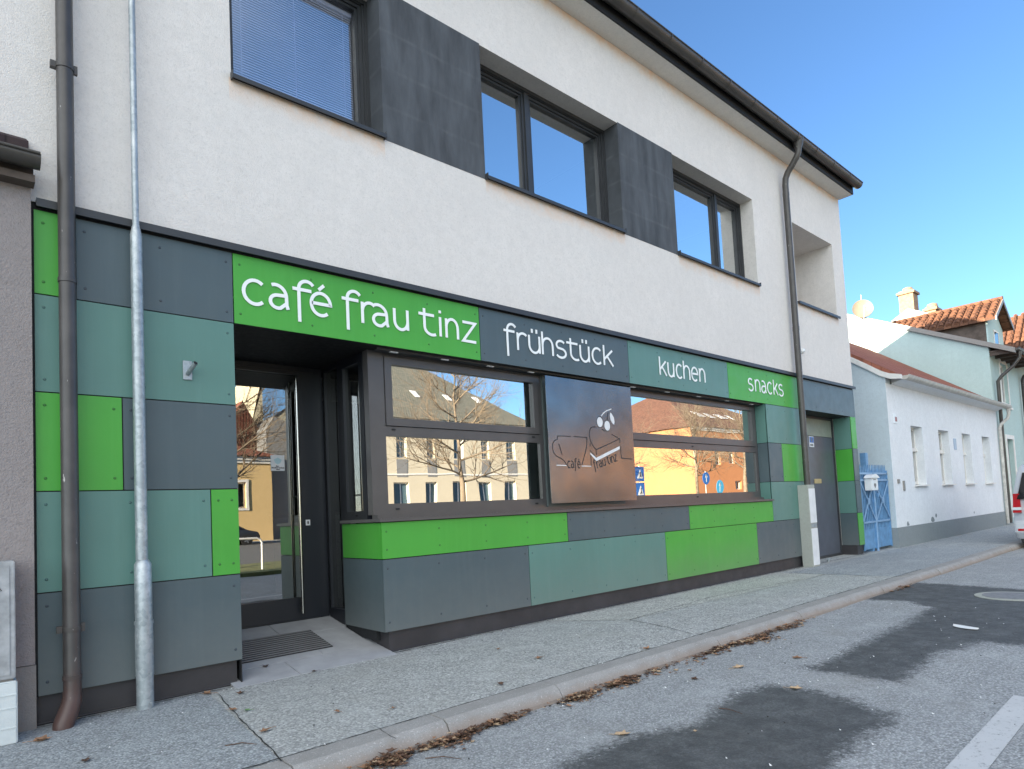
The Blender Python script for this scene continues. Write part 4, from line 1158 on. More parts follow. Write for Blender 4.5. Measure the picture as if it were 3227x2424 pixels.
for u, v, s_ in ((2862, 1655, .10), (2940, 1640, .14), (2950, 1625, .07), (3070, 1615, .05)):
    p = atY(u, v, -.08); poly = [(p.x + s_ * rnd.uniform(.6, 1.2) * math.cos(k), -.0815, max(.47, p.z + s_ * rnd.uniform(.5, 1.) * math.sin(k))) for k in [j * PI / 4 for j in range(8)]]
    mb.prism(poly, (0, .001, 0))
mb.build('bare_patch', MT['basegrey'], WH)

# blue gate between the buildings
GT = empty('blue_gate', (15.7, .05, 0), 'light blue metal picket gate between the cafe building and the white house', 'gate')
GA, GM, GB = 14.84, 15.60, 16.50
def gate_leaf(a, b):
    mb = MB(); frame(mb, a, b, .07, .50, .03, .045, .06); mb.box(a, a + .04, .02, .06, .05, 1.75 if a > 15 else 1.5); mb.box(b - .04, b, .02, .06, .05, 1.80)
    mb.box(a + .03, b - .03, .05, .055, .10, .47)
    lf_ = mb.build('gate_leaf', MT['blue_gate'], GT)
    mb = MB()
    for Z in (.655, 1.58, 1.73): mb.box(a, b, .02, .045, Z - .02, Z + .02)
    zc = 1.12; m_ = (a + b) / 2
    for (x1, z1, x2, z2) in ((a, 1.56, b, .68), (a, .68, b, 1.56)):
        dd = Vector((x2 - x1, 0, z2 - z1)); nn = Vector((-dd.z, 0, dd.x)).normalized() * .016
        mb.obox(Vector((x1, .018 if z1 > z2 else .006, z1)) - nn, dd, (0, .012, 0), nn * 2)
    mb.bbox(m_ - .06, m_ + .06, -.004, .018, zc - .07, zc + .07, .01)
    mb.build('cross_bar', MT['blue_gate_lt'], lf_)
    mb = MB(); n = int((b - a) / .088); 
    for k in range(n):
        X = a + .05 + (b - a - .1) * k / (n - 1)
        mb.box(X - .021, X + .021, .047, .062, .50, 1.80); mb.prism([(X - .021, .047, 1.80), (X + .021, .047, 1.80), (X, .047, 1.93)], (0, .015, 0))
    mb.build('pickets', MT['blue_gate'], lf_)
gate_leaf(GA, GM); gate_leaf(GM + .01, GB)
MB().box(15.43, 15.56, .08, .20, 0, 2.2).build('gate_post', MT['blue_gate'], GT)
mb = MB(); mb.tube([(GM + .005, .035, .0), (GM + .005, .035, 1.75)], .028, 10); mb.build('centre_bar', MT['blue_gate_lt'], GT)
MB().bbox(GM + .06, GM + .16, -.03, .02, 1.20, 1.28, .006).build('gate_lock', MT['blue_gate'], GT)
LB = empty('letter_box', (15.25, -.05, 1.35), 'white letter box with curved lid hanging on the blue gate', 'letter box')
MB().bbox(15.06, 15.44, -.13, .015, 1.35, 1.62, .01).build('box_body', MT['plate_white'], LB)
mb = MB(); prof = [(15.02 + .46 * k / 10, 1.62 + .085 * math.sin(PI * k / 10)) for k in range(11)]
mb.prism([(x, -.16, z) for x, z in prof], (0, .18, 0)); mb.build('lid', MT['plate_white'], LB)
mb = MB(); mb.prism([(15.20, -.132, 1.50), (15.30, -.132, 1.50), (15.31, -.132, 1.46), (15.25, -.132, 1.40), (15.19, -.132, 1.46)], (0, -.004, 0)); mb.box(15.18, 15.32, -.136, -.13, 1.575, 1.59)
mb.build('emblem', MT['greyhouse'], LB)

# ------------------------------------------------------------------ mint house behind
MH = empty('mint_house', (29.2, 4, 0), 'mint green house with tiled dormer roof rising behind the white house', 'building')
MX, MX2 = 27.0, 31.2
rl = lambda y: 6.10 + (y + .08) * .4875
mb = MB()
mb.prism([(MX, -.02, 0), (MX, 12, 0), (MX, 12, rl(1.2)), (MX, 6.2, rl(6.2)), (MX, -.02, rl(-.02))], (.35, 0, 0))
wall_grid(mb, [MX + .35, 28.35, 29.35, MX2], [0, .3, 2.3, 3.0, 4.3, 5.75, 6.0], lambda x, z: (28.35 < x < 29.35) and (.3 < z < 3.0 or 4.3 < z < 5.75), -.02, .3)
mb.build('wall', MT['mint'], MH)
mb = MB()
mb.prism([(MX - .12, -.75, rl(-.75) + .0), (MX - .12, 6.2, rl(6.2) + .0), (MX - .12, 6.2, rl(6.2) + .17), (MX - .12, -.75, rl(-.75) + .17)], (.16, 0, 0))
mb.build('verge_trim', MT['trim_grey'], MH)
mb = MB()
mb.prism([(MX + .04, -.7, rl(-.7) + .01), (MX + .04, 6.2, rl(6.2) + .01), (MX + .04, 12.5, rl(-.1)), (MX + .04, 12.5, rl(-.1) + .14), (MX + .04, 6.2, rl(6.2) + .15), (MX + .04, -.7, rl(-.7) + .15)], (MX2 - MX + .1, 0, 0))
mb.build('roof', MT['tile_orange'], MH)
mb = MB(); mb.box(MX + .02, MX2, -.62, -.021, 5.93, 5.985)
for k in range(6): mb.box(MX + .05 + .75 * k, MX + .17 + .75 * k, -.66, -.021, 5.82, 5.93)
mb.build('rafter_tail', MT['timber'], MH)
mb = MB(); gutter(mb, MX - .05, MX2, -.78, 5.93, .08); mb.build('gutter', MT['brown_metal'], MH)
mb = MB(); X = 27.35
mb.tube([(X, -.78, 5.86), (X, -.78, 5.65), (X - .02, -.6, 5.4), (X - .04, -.25, 5.1), (X - .05, -.14, 4.95), (X - .05, -.13, 3.0), (X - .05, -.13, .05)], [.07] + [.055] * 6, 14)
mb.build('downpipe', MT['gutter'], MH)
mb = MB(); frame(mb, 28.35, 29.35, 4.3, 5.75, .08, .08, .15); f_ = mb.build('window', MT['stucco'], MH)
MB().box(28.43, 29.27, .12, .13, 4.38, 5.67).build('pane', MT['carglass'], f_)
mb = MB(); frame(mb, 28.22, 29.48, 4.17, 5.88, .13, -.04, -.021); mb.box(28.15, 29.55, -.09, -.021, 4.10, 4.17); mb.build('window_surround', MT['stucco'], MH)
mb = MB(); mb.box(28.35, 29.35, .12, .17, .3, 3.0); f_ = mb.build('house_door', MT['greyhouse'], MH)
mb = MB(); mb.box(28.20, 28.35, -.05, -.021, .2, 3.15); mb.box(29.35, 29.5, -.05, -.021, .2, 3.15); mb.box(28.35, 29.35, -.05, -.021, 3.0, 3.15); mb.build('door_surround', MT['stucco'], MH)
mb = MB(); mb.box(MX + .35, 28.2, -.04, -.021, 0, .45); mb.box(29.5, MX2, -.04, -.021, 0, .45); mb.build('plinth', MT['basegrey'], MH)
# dormer with tiled saddle roof, ridge running back
DXC = 29.75; DYF = 0.0
dz = lambda u, v: atY(u, v, DYF)
ap = dz(3158, 945); el = dz(3133, 997); er = dz(3190, 1035)
DL, DRR, ZE, ZA = 27.12, 29.55, 7.12, 7.90
DXC = (DL + DRR) / 2
dm = MB()
dm.prism([(DL + .12, DYF, 6.22), (DRR - .12, DYF, 6.22), (DRR - .12, DYF, ZE - .03), (DXC, DYF, ZA - .1), (DL + .12, DYF, ZE - .03)], (0, .05, 0))
dmo = dm.build('dormer', MT['mint'], MH)
for xx in (DL + .12, DRR - .22): MB().box(xx, xx + .10, DYF + .05, 2.4, 6.3, ZE - .02).build('dormer_cheek', MT['timber'], dmo)
mb = MB()
mb = MB()
for sx, xe in ((1, DL - .08), (-1, DRR + .08)):
    mb.prism([(xe, DYF - .28, ZE - .06), (DXC, DYF - .28, ZA), (DXC, DYF - .28, ZA + .10), (xe, DYF - .28, ZE + .04)], (0, 2.2, 0)); mb.prism([(DXC - sx * .9, DYF + 1.93, ZE + (ZA - ZE) * .36), (DXC, DYF + 1.93, ZA), (DXC, DYF + 1.93, ZA + .10), (DXC - sx * .9, DYF + 1.93, ZE + (ZA - ZE) * .36 + .08)], (0, 2.0, 0))
mb.build('dormer_roof', MT['tile_orange_y'], dmo)
mb = MB(); n = 20
for k in range(n):
    y = DYF - .26 + 4.9 * k / n
    for j in range(7):
        a = j / 7; b = (j + 1.1) / 7
        xa_, xb_ = DL - .10 + (DXC - DL + .1) * a, DL - .10 + (DXC - DL + .1) * b
        za_, zb_ = ZE + .03 + (ZA - ZE + .07) * a, ZE + .03 + (ZA - ZE + .07) * b
        if za_ < rl(y) + .12: continue
        mb.tube([(xa_, y + .12, za_ + .03), (xb_, y + .12, zb_ + .012)], [.085, .07], 6)
mb.tube([(DXC, DYF - .3, ZA + .12), (DXC, 4.6, ZA + .12)], .08, 8)
mb.build('roof_tiles', MT['tile_orange'], dmo)
mb = MB()
for xe in (DL - .1, DRR + .1):
    mb.prism([(xe, DYF - .31, ZE - .10), (DXC, DYF - .31, ZA - .03), (DXC, DYF - .31, ZA + .11), (xe, DYF - .31, ZE + .05)], (0, .025, 0))
mb.build('bargeboard', MT['trim_grey'], dmo)
mb = MB(); frame(mb, DXC - .35, DXC + .35, 6.25, 6.9, .06, DYF - .02, DYF - .002); f_ = mb.build('window', MT['stucco'], dmo)
MB().box(DXC - .29, DXC + .29, DYF - .012, DYF - .006, 6.31, 6.84).build('pane', MT['carglass'], f_)
# satellite dish
p = atX(2720, 974, 26.9)
SD = empty('satellite_dish', (26.95, p.y, p.z - .55), 'round beige satellite dish on the edge of the mint roof', 'satellite dish')
mb = MB(); nrm = Vector((-.86, -.46, .22)).normalized(); e1 = nrm.cross(Vector((0, 0, 1))).normalized(); e2 = e1.cross(nrm)
c0 = Vector((26.85, p.y, p.z + .0)); rings = []
for i in range(7):
    r_ = .37 * i / 6; rings.append([c0 - nrm * (.10 - .10 * (i / 6) ** 2) + (e1 * math.cos(a_) + e2 * math.sin(a_) * 1.05) * r_ for a_ in [2 * PI * k / 28 for k in range(28)]])
for s_ in (0, .012):
    for i in range(6):
        mb.add([q + nrm * s_ for q in rings[i] + rings[i + 1]], [(k, (k + 1) % 28, 28 + (k + 1) % 28, 28 + k) for k in range(28)], 0, True)
mb.build('reflector', MT['dish'], SD)
mb = MB(); mb.tube([c0 - e2 * .42, c0 - e2 * .15 + nrm * .42], .012, 8); mb.tube([c0 - e2 * .17 + nrm * .36, c0 - e2 * .12 + nrm * .46], .035, 10)
mb.build('receiver_arm', MT['plate_white'], SD)
mb = MB(); mb.tube([c0 - nrm * .14 + Vector((0, 0, .62)), c0 - nrm * .14 - Vector((0, 0, .75))], .02, 8); mb.build('mast', MT['galv'], SD)

# white gable with chimneys behind, and next house
BH = empty('white_gable_house', (34, 5, 0), 'sunlit white gable with two brick chimneys behind the orange tiles', 'building')
X = 35.0
a = atX(2862, 978, X); b = atX(2790, 1030, X); c_ = atX(2960, 1020, X)
mb = MB(); mb.prism([(X, a.y, a.z), (X, b.y, b.z), (X, b.y + 3, b.z - 1.8), (X, b.y + 3, 0), (X, c_.y - .5, 0), (X, c_.y - .5, c_.z)], (6, 0, 0)); mb.build('gable_wall', MT['stucco'], BH)
mb = MB(); q = [(a.y, a.z), (b.y + 3.1, b.z - 1.85)]
mb.prism([(X - .05, a.y, a.z), (X - .05, b.y + 3.1, b.z - 1.86), (X - .05, b.y + 3.1, b.z - 1.78), (X - .05, a.y, a.z + .08)], (6.1, 0, 0))
mb.prism([(X - .05, a.y, a.z), (X - .05, c_.y - .6, c_.z), (X - .05, c_.y - .6, c_.z + .08), (X - .05, a.y, a.z + .08)], (6.1, 0, 0)); mb.build('roof', MT['trim_grey'], BH)
for (u0_, u1_, vt, vb) in ((2838, 2884, 935, 985), (2922, 2955, 984, 1005)):
    A = atX(u0_, vt, X + .6); Bq = atX(u1_, vt, X + .6); lo = atX(u0_, vb, X + .6).z - 1.2
    mb = MB(); y0, y1 = min(A.y, Bq.y), max(A.y, Bq.y)
    mb.box(X + .3, X + 1.0, y0, y1, lo, A.z); mb.box(X + .22, X + 1.08, y0 - .08, y1 + .08, A.z - .02, A.z + .09); mb.box(X + .3, X + 1.0, y0, y1, A.z + .09, A.z + .16)
    ch = mb.build('chimney', MT['chimney'], BH)
    mb = MB(); mb.tube([(X + .65, (y0 + y1) / 2, A.z + .16), (X + .65, (y0 + y1) / 2, A.z + .33), (X + .65, (y0 + y1) / 2, A.z + .38)], [.24, .21, .08], 12); mb.build('chimney_cowl', MT['chimney'], ch)
NH = empty('orange_roofed_house', (38, 4, 0), 'pale green house with orange tiled roof at the right edge', 'building')
X1, X2_ = 31.25, 46
mb = MB(); wall_grid(mb, [X1, 33, 34.2, 36, 37.2, 39, 40.2, X2_], [0, 1.2, 2.8, 3.9, 5.4, 6.1], lambda x, z: (33 < x < 34.2 or 36 < x < 37.2 or 39 < x < 40.2) and (1.2 < z < 2.8 or 3.9 < z < 5.4), 0.0, .35)
mb.box(X1, X1 + .3, .35, 9, 0, 6.1); mb.box(X2_ - .3, X2_, .35, 9, 0, 6.1)
mb.build('wall', MT['mint2'], NH)
for a in (33, 36, 39):
    for z in (1.2, 3.9):
        mb = MB(); frame(mb, a, a + 1.2, z, z + 1.5, .08, .1, .18); f_ = mb.build('window', MT['stucco'], NH)
        MB().box(a + .08, a + 1.12, .14, .15, z + .08, z + 1.42).build('pane', MT['carglass'], f_)
mb = MB(); mb.prism([(X1 - .0, -.55, 6.1), (X1, 2.2, 8.3), (X1, 9.6, 6.1)], (X2_ - X1, 0, 0)); mb.build('roof', MT['tile_orange'], NH)
mb = MB()
for k in range(50):
    X = X1 + .15 + .28 * k
    for j in range(8):
        y = -.52 + .34 * j; z = 6.1 + (y + .55) * .8
        mb.tube([(X, y, z + .06), (X, y + .38, z + .31)], [.10, .085], 6)
mb.build('roof_tiles', MT['tile_orange'], NH)
NL, NR, NE, NA = 31.75, 36.0, 6.45, 8.35; NC = (NL + NR) / 2
mb = MB(); mb.prism([(NL + .15, -.02, 6.0), (NR - .15, -.02, 6.0), (NR - .15, -.02, NE), (NC, -.02, NA - .1), (NL + .15, -.02, NE)], (0, 3.2, 0)); nd_ = mb.build('dormer', MT['mint2'], NH)
mb = MB()
for xe in (NL, NR): mb.prism([(xe, -.3, NE - .04), (NC, -.3, NA), (NC, -.3, NA + .1), (xe, -.3, NE + .06)], (0, 3.6, 0))
mb.build('dormer_roof', MT['tile_orange'], nd_)
mb = MB()
for k in range(14):
    y = -.28 + .255 * k
    for j in range(8):
        a = j / 8; b = (j + 1.1) / 8
        for sg, xe in ((1, NL - .03), (-1, NR + .03)):
            mb.tube([(xe + (NC - xe) * a, y + .1, NE + .05 + (NA - NE + .06) * a + .03), (xe + (NC - xe) * b, y + .1, NE + .05 + (NA - NE + .06) * b + .012)], [.085, .07], 6)
mb.build('roof_tiles', MT['tile_orange'], nd_)
mb = MB(); gutter(mb, X1 + .1, X2_, -.62, 6.08, .08); mb.build('gutter', MT['brown_metal'], NH)
mb = MB(); mb.tube([(X1 + .9, -.62, 6.0), (X1 + .8, -.5, 5.75), (X1 + .25, -.16, 5.55), (X1 + .12, -.13, 5.4), (X1 + .12, -.13, .05)], .065, 12); mb.build('downpipe', MT['brown_metal'], NH)

# ------------------------------------------------------------------ vehicles
def wheel(root, x, y, r_, wd, side):
    t_ = MB(); t_.tube([(x, y - wd / 2, r_ + ROAD_Z), (x, y - wd / 2 + .02, r_ + ROAD_Z), (x, y + wd / 2 - .02, r_ + ROAD_Z), (x, y + wd / 2, r_ + ROAD_Z)], [r_ * .93, r_, r_, r_ * .93], 32)
    wo = t_.build('wheel', MT['tyre'], root)
    m_ = MB(); yy = y + side * wd / 2
    m_.tube([(x, yy + side * .001, r_ + ROAD_Z), (x, yy + side * .006, r_ + ROAD_Z)], r_ * .66, 28)
    for k in range(5):
        a_ = 2 * PI * k / 5; d_ = Vector((math.cos(a_), 0, math.sin(a_))); c_ = Vector((x, yy + side * .012, r_ + ROAD_Z)); n_ = Vector((-d_.z, 0, d_.x))
        m_.obox(c_ - n_ * .035 - Vector((0, .006, 0)), d_ * r_ * .62, n_ * .07, (0, .012, 0), 1)
    m_.build('rim', [MT['plastic_blk'], MT['rim']], wo)

def vehicle(name, label, x0, yc, prof, glass, width, mats, wheels, tuck=.12, belt=.95, sc=1.):
    """car facing +X; prof: side outline (x, z) from rear bumper up and over; body narrows above the belt line"""
    root = empty(name, (x0, yc, ROAD_Z), label, 'van' if 'van' in name else 'car')
    def yw(z): 
        k = max(0, (z - belt) / (max(p[1] for p in prof) - belt)); return (width / 2) * (1 - tuck * k * k * .9 - tuck * .25 * k) - (.03 if z < .35 else 0)
    bm = MB(); n = len(prof)
    rows_ = [-1, -.93, -.6, 0, .6, .93, 1]
    vs = []
    zc = sum(p[1] for p in prof) / n; xc = sum(p[0] for p in prof) / n
    for j in rows_:
        e = 1 if abs(j) < .95 else .965
        for (x, z) in prof:
            xx = xc + (x - xc) * (e if abs(j) < .95 else .985); zz = zc + (z - zc) * (e if abs(j) < .95 else .975)
            if abs(j) < .7: xx -= 0.0
            bow = .05 * (1 - abs(j) ** 2) * (1 if x > xc else -1)
            vs.append((x0 + xx + bow, yc + j * yw(z), ROAD_Z + zz))
    fs = []
    for i in range(len(rows_) - 1):
        for k in range(n):
            fs.append((i * n + k, i * n + (k + 1) % n, (i + 1) * n + (k + 1) % n, (i + 1) * n + k))
    fs += [tuple(range(n)), tuple(range((len(rows_) - 1) * n, len(rows_) * n))]
    bm.add(vs, fs, 0, True)
    body = bm.build('body', mats, root)
    md = body.modifiers.new('edge', 'BEVEL'); md.width = .02; md.segments = 2; md.limit_method = 'ANGLE'; md.angle_limit = R(35)
    for g_ in glass:
        for sd in (-1, 1):
            m_ = MB(); m_.prism([(x0 + x, yc + sd * (yw(z) + .004), ROAD_Z + z) for x, z in g_], (0, -sd * .01, 0))
            m_.build('side_window', MT['carglass'], root)
    for wx_, r_ in wheels:
        for sd in (-1, 1): 
            m_ = MB(); m_.tube([(x0 + wx_, yc + sd * (width / 2 - .26), r_ + ROAD_Z), (x0 + wx_, yc + sd * (width / 2 + .004), r_ + ROAD_Z)], r_ * 1.13, 28); m_.build('wheel_arch', MT['plastic_blk'], root)
            wheel(root, x0 + wx_, yc + sd * (width / 2 - .10), r_, .22, sd)
    return root, yw
VX, VY = 17.75, -2.99
vprof = [(.04, .22), (0, .34), (0, .55), (.05, .62), (.05, 1.0), (.09, 1.25), (.22, 1.68), (.34, 1.83), (.6, 1.89), (2.8, 1.90), (3.4, 1.84), (4.15, 1.18), (4.95, .98), (5.12, .75), (5.14, .38), (5.0, .22)]
van, yw = vehicle('silver_van', 'silver passenger van parked by the kerb at the right edge', VX, VY, vprof, [[(.5, 1.08), (.55, 1.62), (1.55, 1.66), (1.6, 1.08)], [(1.7, 1.08), (1.68, 1.66), (2.9, 1.66), (2.95, 1.08)], [(3.05, 1.08), (3.0, 1.66), (3.35, 1.6), (3.9, 1.1)]], 1.93, MT['van'], [(.98, .34), (4.15, .34)])
mb = MB(); yv = VY
mb.prism([(VX - .02, VY - .86, ROAD_Z + 1.10), (VX - .045, VY, ROAD_Z + 1.10), (VX - .02, VY + .86, ROAD_Z + 1.10), (VX + .165, VY + .76, ROAD_Z + 1.68), (VX + .14, VY, ROAD_Z + 1.70), (VX + .165, VY - .76, ROAD_Z + 1.68)], (.10, 0, 0)); mb.build('rear_window', MT['carglass'], van)
for sd in (-1, 1):
    mb = MB(); ya = VY + sd * .955; yb = VY + sd * .80
    mb.prism([(VX - .012, ya, ROAD_Z + .80), (VX - .03, yb, ROAD_Z + .80), (VX + .01, yb + sd * .02, ROAD_Z + 1.22), (VX + .03, ya - sd * .02, ROAD_Z + 1.22)], (.07, 0, 0), 0)
    mb.prism([(VX - .016, ya, ROAD_Z + .86), (VX - .034, yb, ROAD_Z + .86), (VX - .034, yb, ROAD_Z + .92), (VX - .016, ya, ROAD_Z + .92)], (.05, 0, 0), 1)
    mb.build('tail_light', [MT['redlens'], MT['plate_white']], van)
mb = MB(); mb.bbox(VX - .07, VX + .06, VY - .94, VY + .94, ROAD_Z + .34, ROAD_Z + .60, .03); mb.build('rear_bumper', MT['van'], van)
mb = MB(); mb.box(VX - .078, VX - .06, VY + .62, VY + .88, ROAD_Z + .40, ROAD_Z + .45); mb.box(VX - .078, VX - .06, VY - .88, VY - .62, ROAD_Z + .40, ROAD_Z + .45); mb.build('bumper_reflector', MT['redlens'], van)
mb = MB(); mb.box(VX - .02, VX + .02, VY - .26, VY + .26, ROAD_Z + .82, ROAD_Z + .93); mb.build('licence_plate', MT['plate_white'], van)
mb = MB(); mb.box(VX + .05, VX + .3, VY - .85, VY + .85, ROAD_Z + .14, ROAD_Z + .36); mb.build('underbody', MT['plastic_blk'], van)

# ------------------------------------------------------------------ the other side of the street (seen mirrored in the glazing)
OY = -40.0
def house(name, label, mat, x0, x1, h, depth, rows_w, roofmat, ridge, wmat='carglass', hip=True, surround=None, yfront=OY, gable=False):
    root = empty(name, ((x0 + x1) / 2, yfront - depth / 2, 0), label, 'building')
    xs_ = sorted(set([x0, x1] + [v for (a, b, c, d) in rows_w for v in (a, b)])); zs_ = sorted(set([0, h] + [v for (a, b, c, d) in rows_w for v in (c, d)]))
    mb = MB(); wall_grid(mb, xs_, zs_, lambda x, z: any(a < x < b and c < z < d for a, b, c, d in rows_w), yfront - .4, yfront)
    mb.box(x0, x0 + .4, yfront - depth, yfront - .4, 0, h); mb.box(x1 - .4, x1, yfront - depth, yfront - .4, 0, h); mb.box(x0, x1, yfront - depth - .4, yfront - depth, 0, h)
    mb.build('wall', MT[mat], root)
    yb = yfront - depth - .4; ym = (yfront + yb) / 2; o = .5
    m_ = MB()
    if gable:
        xm = (x0 + x1) / 2
        m_.prism([(x0 - .2, yfront + .3, h), (x1 + .2, yfront + .3, h), (xm, yfront + .3, ridge)], (0, -depth - .9, 0))
    else:
        k = (ym - yb) if hip else 0
        A = [(x0 - o, yfront + o, h), (x1 + o, yfront + o, h), (x1 + o, yb - o, h), (x0 - o, yb - o, h), (x0 - o + k * hip, ym, ridge), (x1 + o - k * hip, ym, ridge)]
        m_.add(A, [(0, 1, 5, 4), (1, 2, 5), (2, 3, 4, 5), (3, 0, 4), (0, 1, 2, 3)])
    m_.build('roof', MT[roofmat], root)
    m_ = MB(); m_.box(x0 - .25, x1 + .25, yfront, yfront + .28, h - .28, h - .02); m_.box(x0 - .15, x1 + .15, yfront, yfront + .14, h - .5, h - .28)
    m_.build('cornice', MT['stucco'], root)
    for a, b, c, d in rows_w:
        m_ = MB(); frame(m_, a, b, c, d, .1, yfront - .34, yfront - .26); m_.box((a + b) / 2 - .05, (a + b) / 2 + .05, yfront - .34, yfront - .26, c + .1, d - .1)
        f_ = m_.build('window', MT['stucco'], root)
        MB().box(a + .1, b - .1, yfront - .31, yfront - .30, c + .1, d - .1).build('pane', MT[wmat], f_)
        if surround:
            m_ = MB(); frame(m_, a - .18, b + .18, c - .18, d + .18, .18, yfront + .0, yfront + .07); m_.build('surround', MT['stucco'], f_)
    return root
RX = lambda u, v, gl=.22, y=OY: refl(u, v, y, gl)
k5 = 1200; sx = .2828
RW = lambda a, b, c, d: (RX(1200 + a * sx, 1130 + c * sx).x, RX(1200 + b * sx, 1130 + d * sx).x, RX(1200 + b * sx, 1130 + d * sx).z, RX(1200 + a * sx, 1130 + c * sx).z)
eav = RX(1237, 1316).z
bx1 = RX(1672, 1400).x; bx0 = refl(857, 1500, OY, DY + .015).x + 3.5
low = [RW(140, 330, 1405, 1560), RW(495, 630, 1395, 1560), RW(800, 950, 1390, 1550), RW(1095, 1240, 1385, 1550), RW(1385, 1510, 1375, 1540)]
low = [(a, b, 2.2, 4.15) for a, b, c, d in low]
upw = [RW(165, 290, 880, 1055), RW(505, 600, 890, 1060), RW(805, 930, 900, 1070), RW(1120, 1200, 920, 1085), RW(1400, 1500, 930, 1085)]
upw = [(a, b, 6.2, 8.0) for a, b, c, d in upw]
sp = low[1][0] - low[0][0]
ex = []
for k in range(1, 9): ex += [(low[0][0] - sp * k, low[0][1] - sp * k, 2.2, 4.15), (upw[0][0] - sp * k, upw[0][1] - sp * k, 6.2, 8.0)]
zr = RX(1240, 1165).z
ex = [q for q in ex if q[0] > bx0 + .8]
bh = house('beige_apartment_house', 'beige two-storey house with grey-green roof mirrored in the left shop window', 'beige', bx0, bx1, eav, 15, low + upw + ex, 'tile_grey', zr + 2.6, wmat='farpane')
mb = MB()
for a, b, c, d in upw + ex[1::2]: mb.box(a - .05, b + .05, OY + .002, OY + .03, c - 1.6, c - .12)
mb.build('grey_field', MT['greyhouse'], bh)
mb = MB(); zb = RX(1450, 1495).z; mb.box(bx0, bx1, OY + .002, OY + .06, zb - .06, zb + .06)
mb.build('string_course', MT['stucco'], bh)
mb = MB()
for k in range(5):
    X = bx1 - 4.5 - k * 3.6; 
    yy = OY - 2.4; zz = eav + (.5 + 2.4) * (zr + 2.6 - eav) / 8.2
    mb.obox((X, yy, zz + .12), (.6, 0, 0), (0, -.8, .8 * (zr + 2.6 - eav) / 8.2), (0, -.05, .08))
mb.build('skylight', MT['plate_white'], bh)
# orange corner house
ox0 = RX(2191, 1500).x; oz = RX(2191, 1343).z
WS = lambda u0_, u1_, v0_, v1_: (RX(u0_, v0_).x, RX(u1_, v0_).x, RX(u1_, v1_).z, RX(u0_, v0_).z)
ow = [WS(2252, 2270, 1420, 1465), WS(2300, 2313, 1422, 1462), WS(2318, 2335, 1515, 1540)]
oh = house('orange_corner_house', 'orange corner house with brown hipped roof mirrored in the right shop window', 'orange', ox0, ox0 + 34, oz, 28, ow + [(ow[1][1] + 4, ow[1][1] + 5.4, ow[1][2], ow[1][3])], 'tile_brown', oz + 8.0)
p = RX(2088, 1290, y=OY - 15)
MB().box(p.x - .9, p.x + .9, OY - 16, OY - 14.5, 8, refl(2088, 1225, OY - 15).z).build('chimney', MT['cream'], oh)
mb = MB()
for k in range(4): mb.obox((ox0 + 7 + k * 3.0, OY - 3.2, oz + 3.7 * 8.0 / 14.5 + .1), (1.6, 0, 0), (0, -1.4, .8), (0, -.05, .08))
mb.build('skylight', MT['plate_white'], oh)
mb = MB(); mb.box(ox0 - .02, ox0 + .5, OY, OY + .05, 0, oz - .5); mb.build('corner_strip', MT['cream'], oh)
# yellow house and companions mirrored in the entrance door
DG = DY + .015
yz = refl(800, 1440, OY, DG).z
yx1 = refl(857, 1500, OY, DG).x
wa = refl(752, 1520, OY, DG); wb = refl(777, 1590, OY, DG)
yh = house('yellow_house', 'yellow house with red tiled roof mirrored in the entrance door', 'yellow', yx1 - 9.5, yx1, yz, 9, [(wa.x - .5, wb.x, 2.5, wa.z)], 'tile_red', yz + 2.2, surround=True)
a = refl(752, 1270, OY - 4, DG); b = refl(830, 1410, OY - 4, DG)
mb = MB(); mb.prism([(a.x, OY - 3.0, a.z), (b.x, OY - 3.0, b.z), (b.x, OY - 3.0, yz), (2 * a.x - b.x, OY - 3.0, yz), (2 * a.x - b.x, OY - 3.0, b.z)], (0, -6, 0)); mb.build('roof_gable', MT['tile_red'], yh)
a = refl(830, 1238, OY - 6, DG); b = refl(800, 1330, OY - 6, DG)
wg = empty('tall_white_gable', (a.x, OY - 8, 0), 'tall cream gable wall behind the yellow house in the door reflection', 'building')
mb = MB(); b0 = refl(790, 1350, OY - 10, DG); a0 = refl(822, 1238, OY - 10, DG)
mb.prism([(b0.x, OY - 10, 0), (yx1 + 3.2, OY - 10, 0), (yx1 + 3.2, OY - 10, a0.z + 1.5), (a0.x + 1.0, OY - 10, a0.z + 3.0), (b0.x, OY - 10, b0.z)], (0, -8, 0)); mb.build('wall', MT['cream'], wg)
gh = empty('grey_gabled_house', (yx1 + 2, OY - 5, 0), 'narrow grey gabled house beside the yellow one in the door reflection', 'building')
mb = MB(); t0 = refl(865, 1312, OY - 1, DG); l0 = refl(842, 1352, OY - 1, DG)
mb.prism([(yx1 + .05, OY - 1, 0), (yx1 + 3.2, OY - 1, 0), (yx1 + 3.2, OY - 1, l0.z), (t0.x, OY - 1, t0.z), (yx1 + .05, OY - 1, l0.z)], (0, -8, 0)); mb.build('wall', MT['greyhouse'], gh)
MB().box(yx1 + 3.3, bx0 - .6, OY - 10, OY - 1.2, 0, 6.5) if False else None
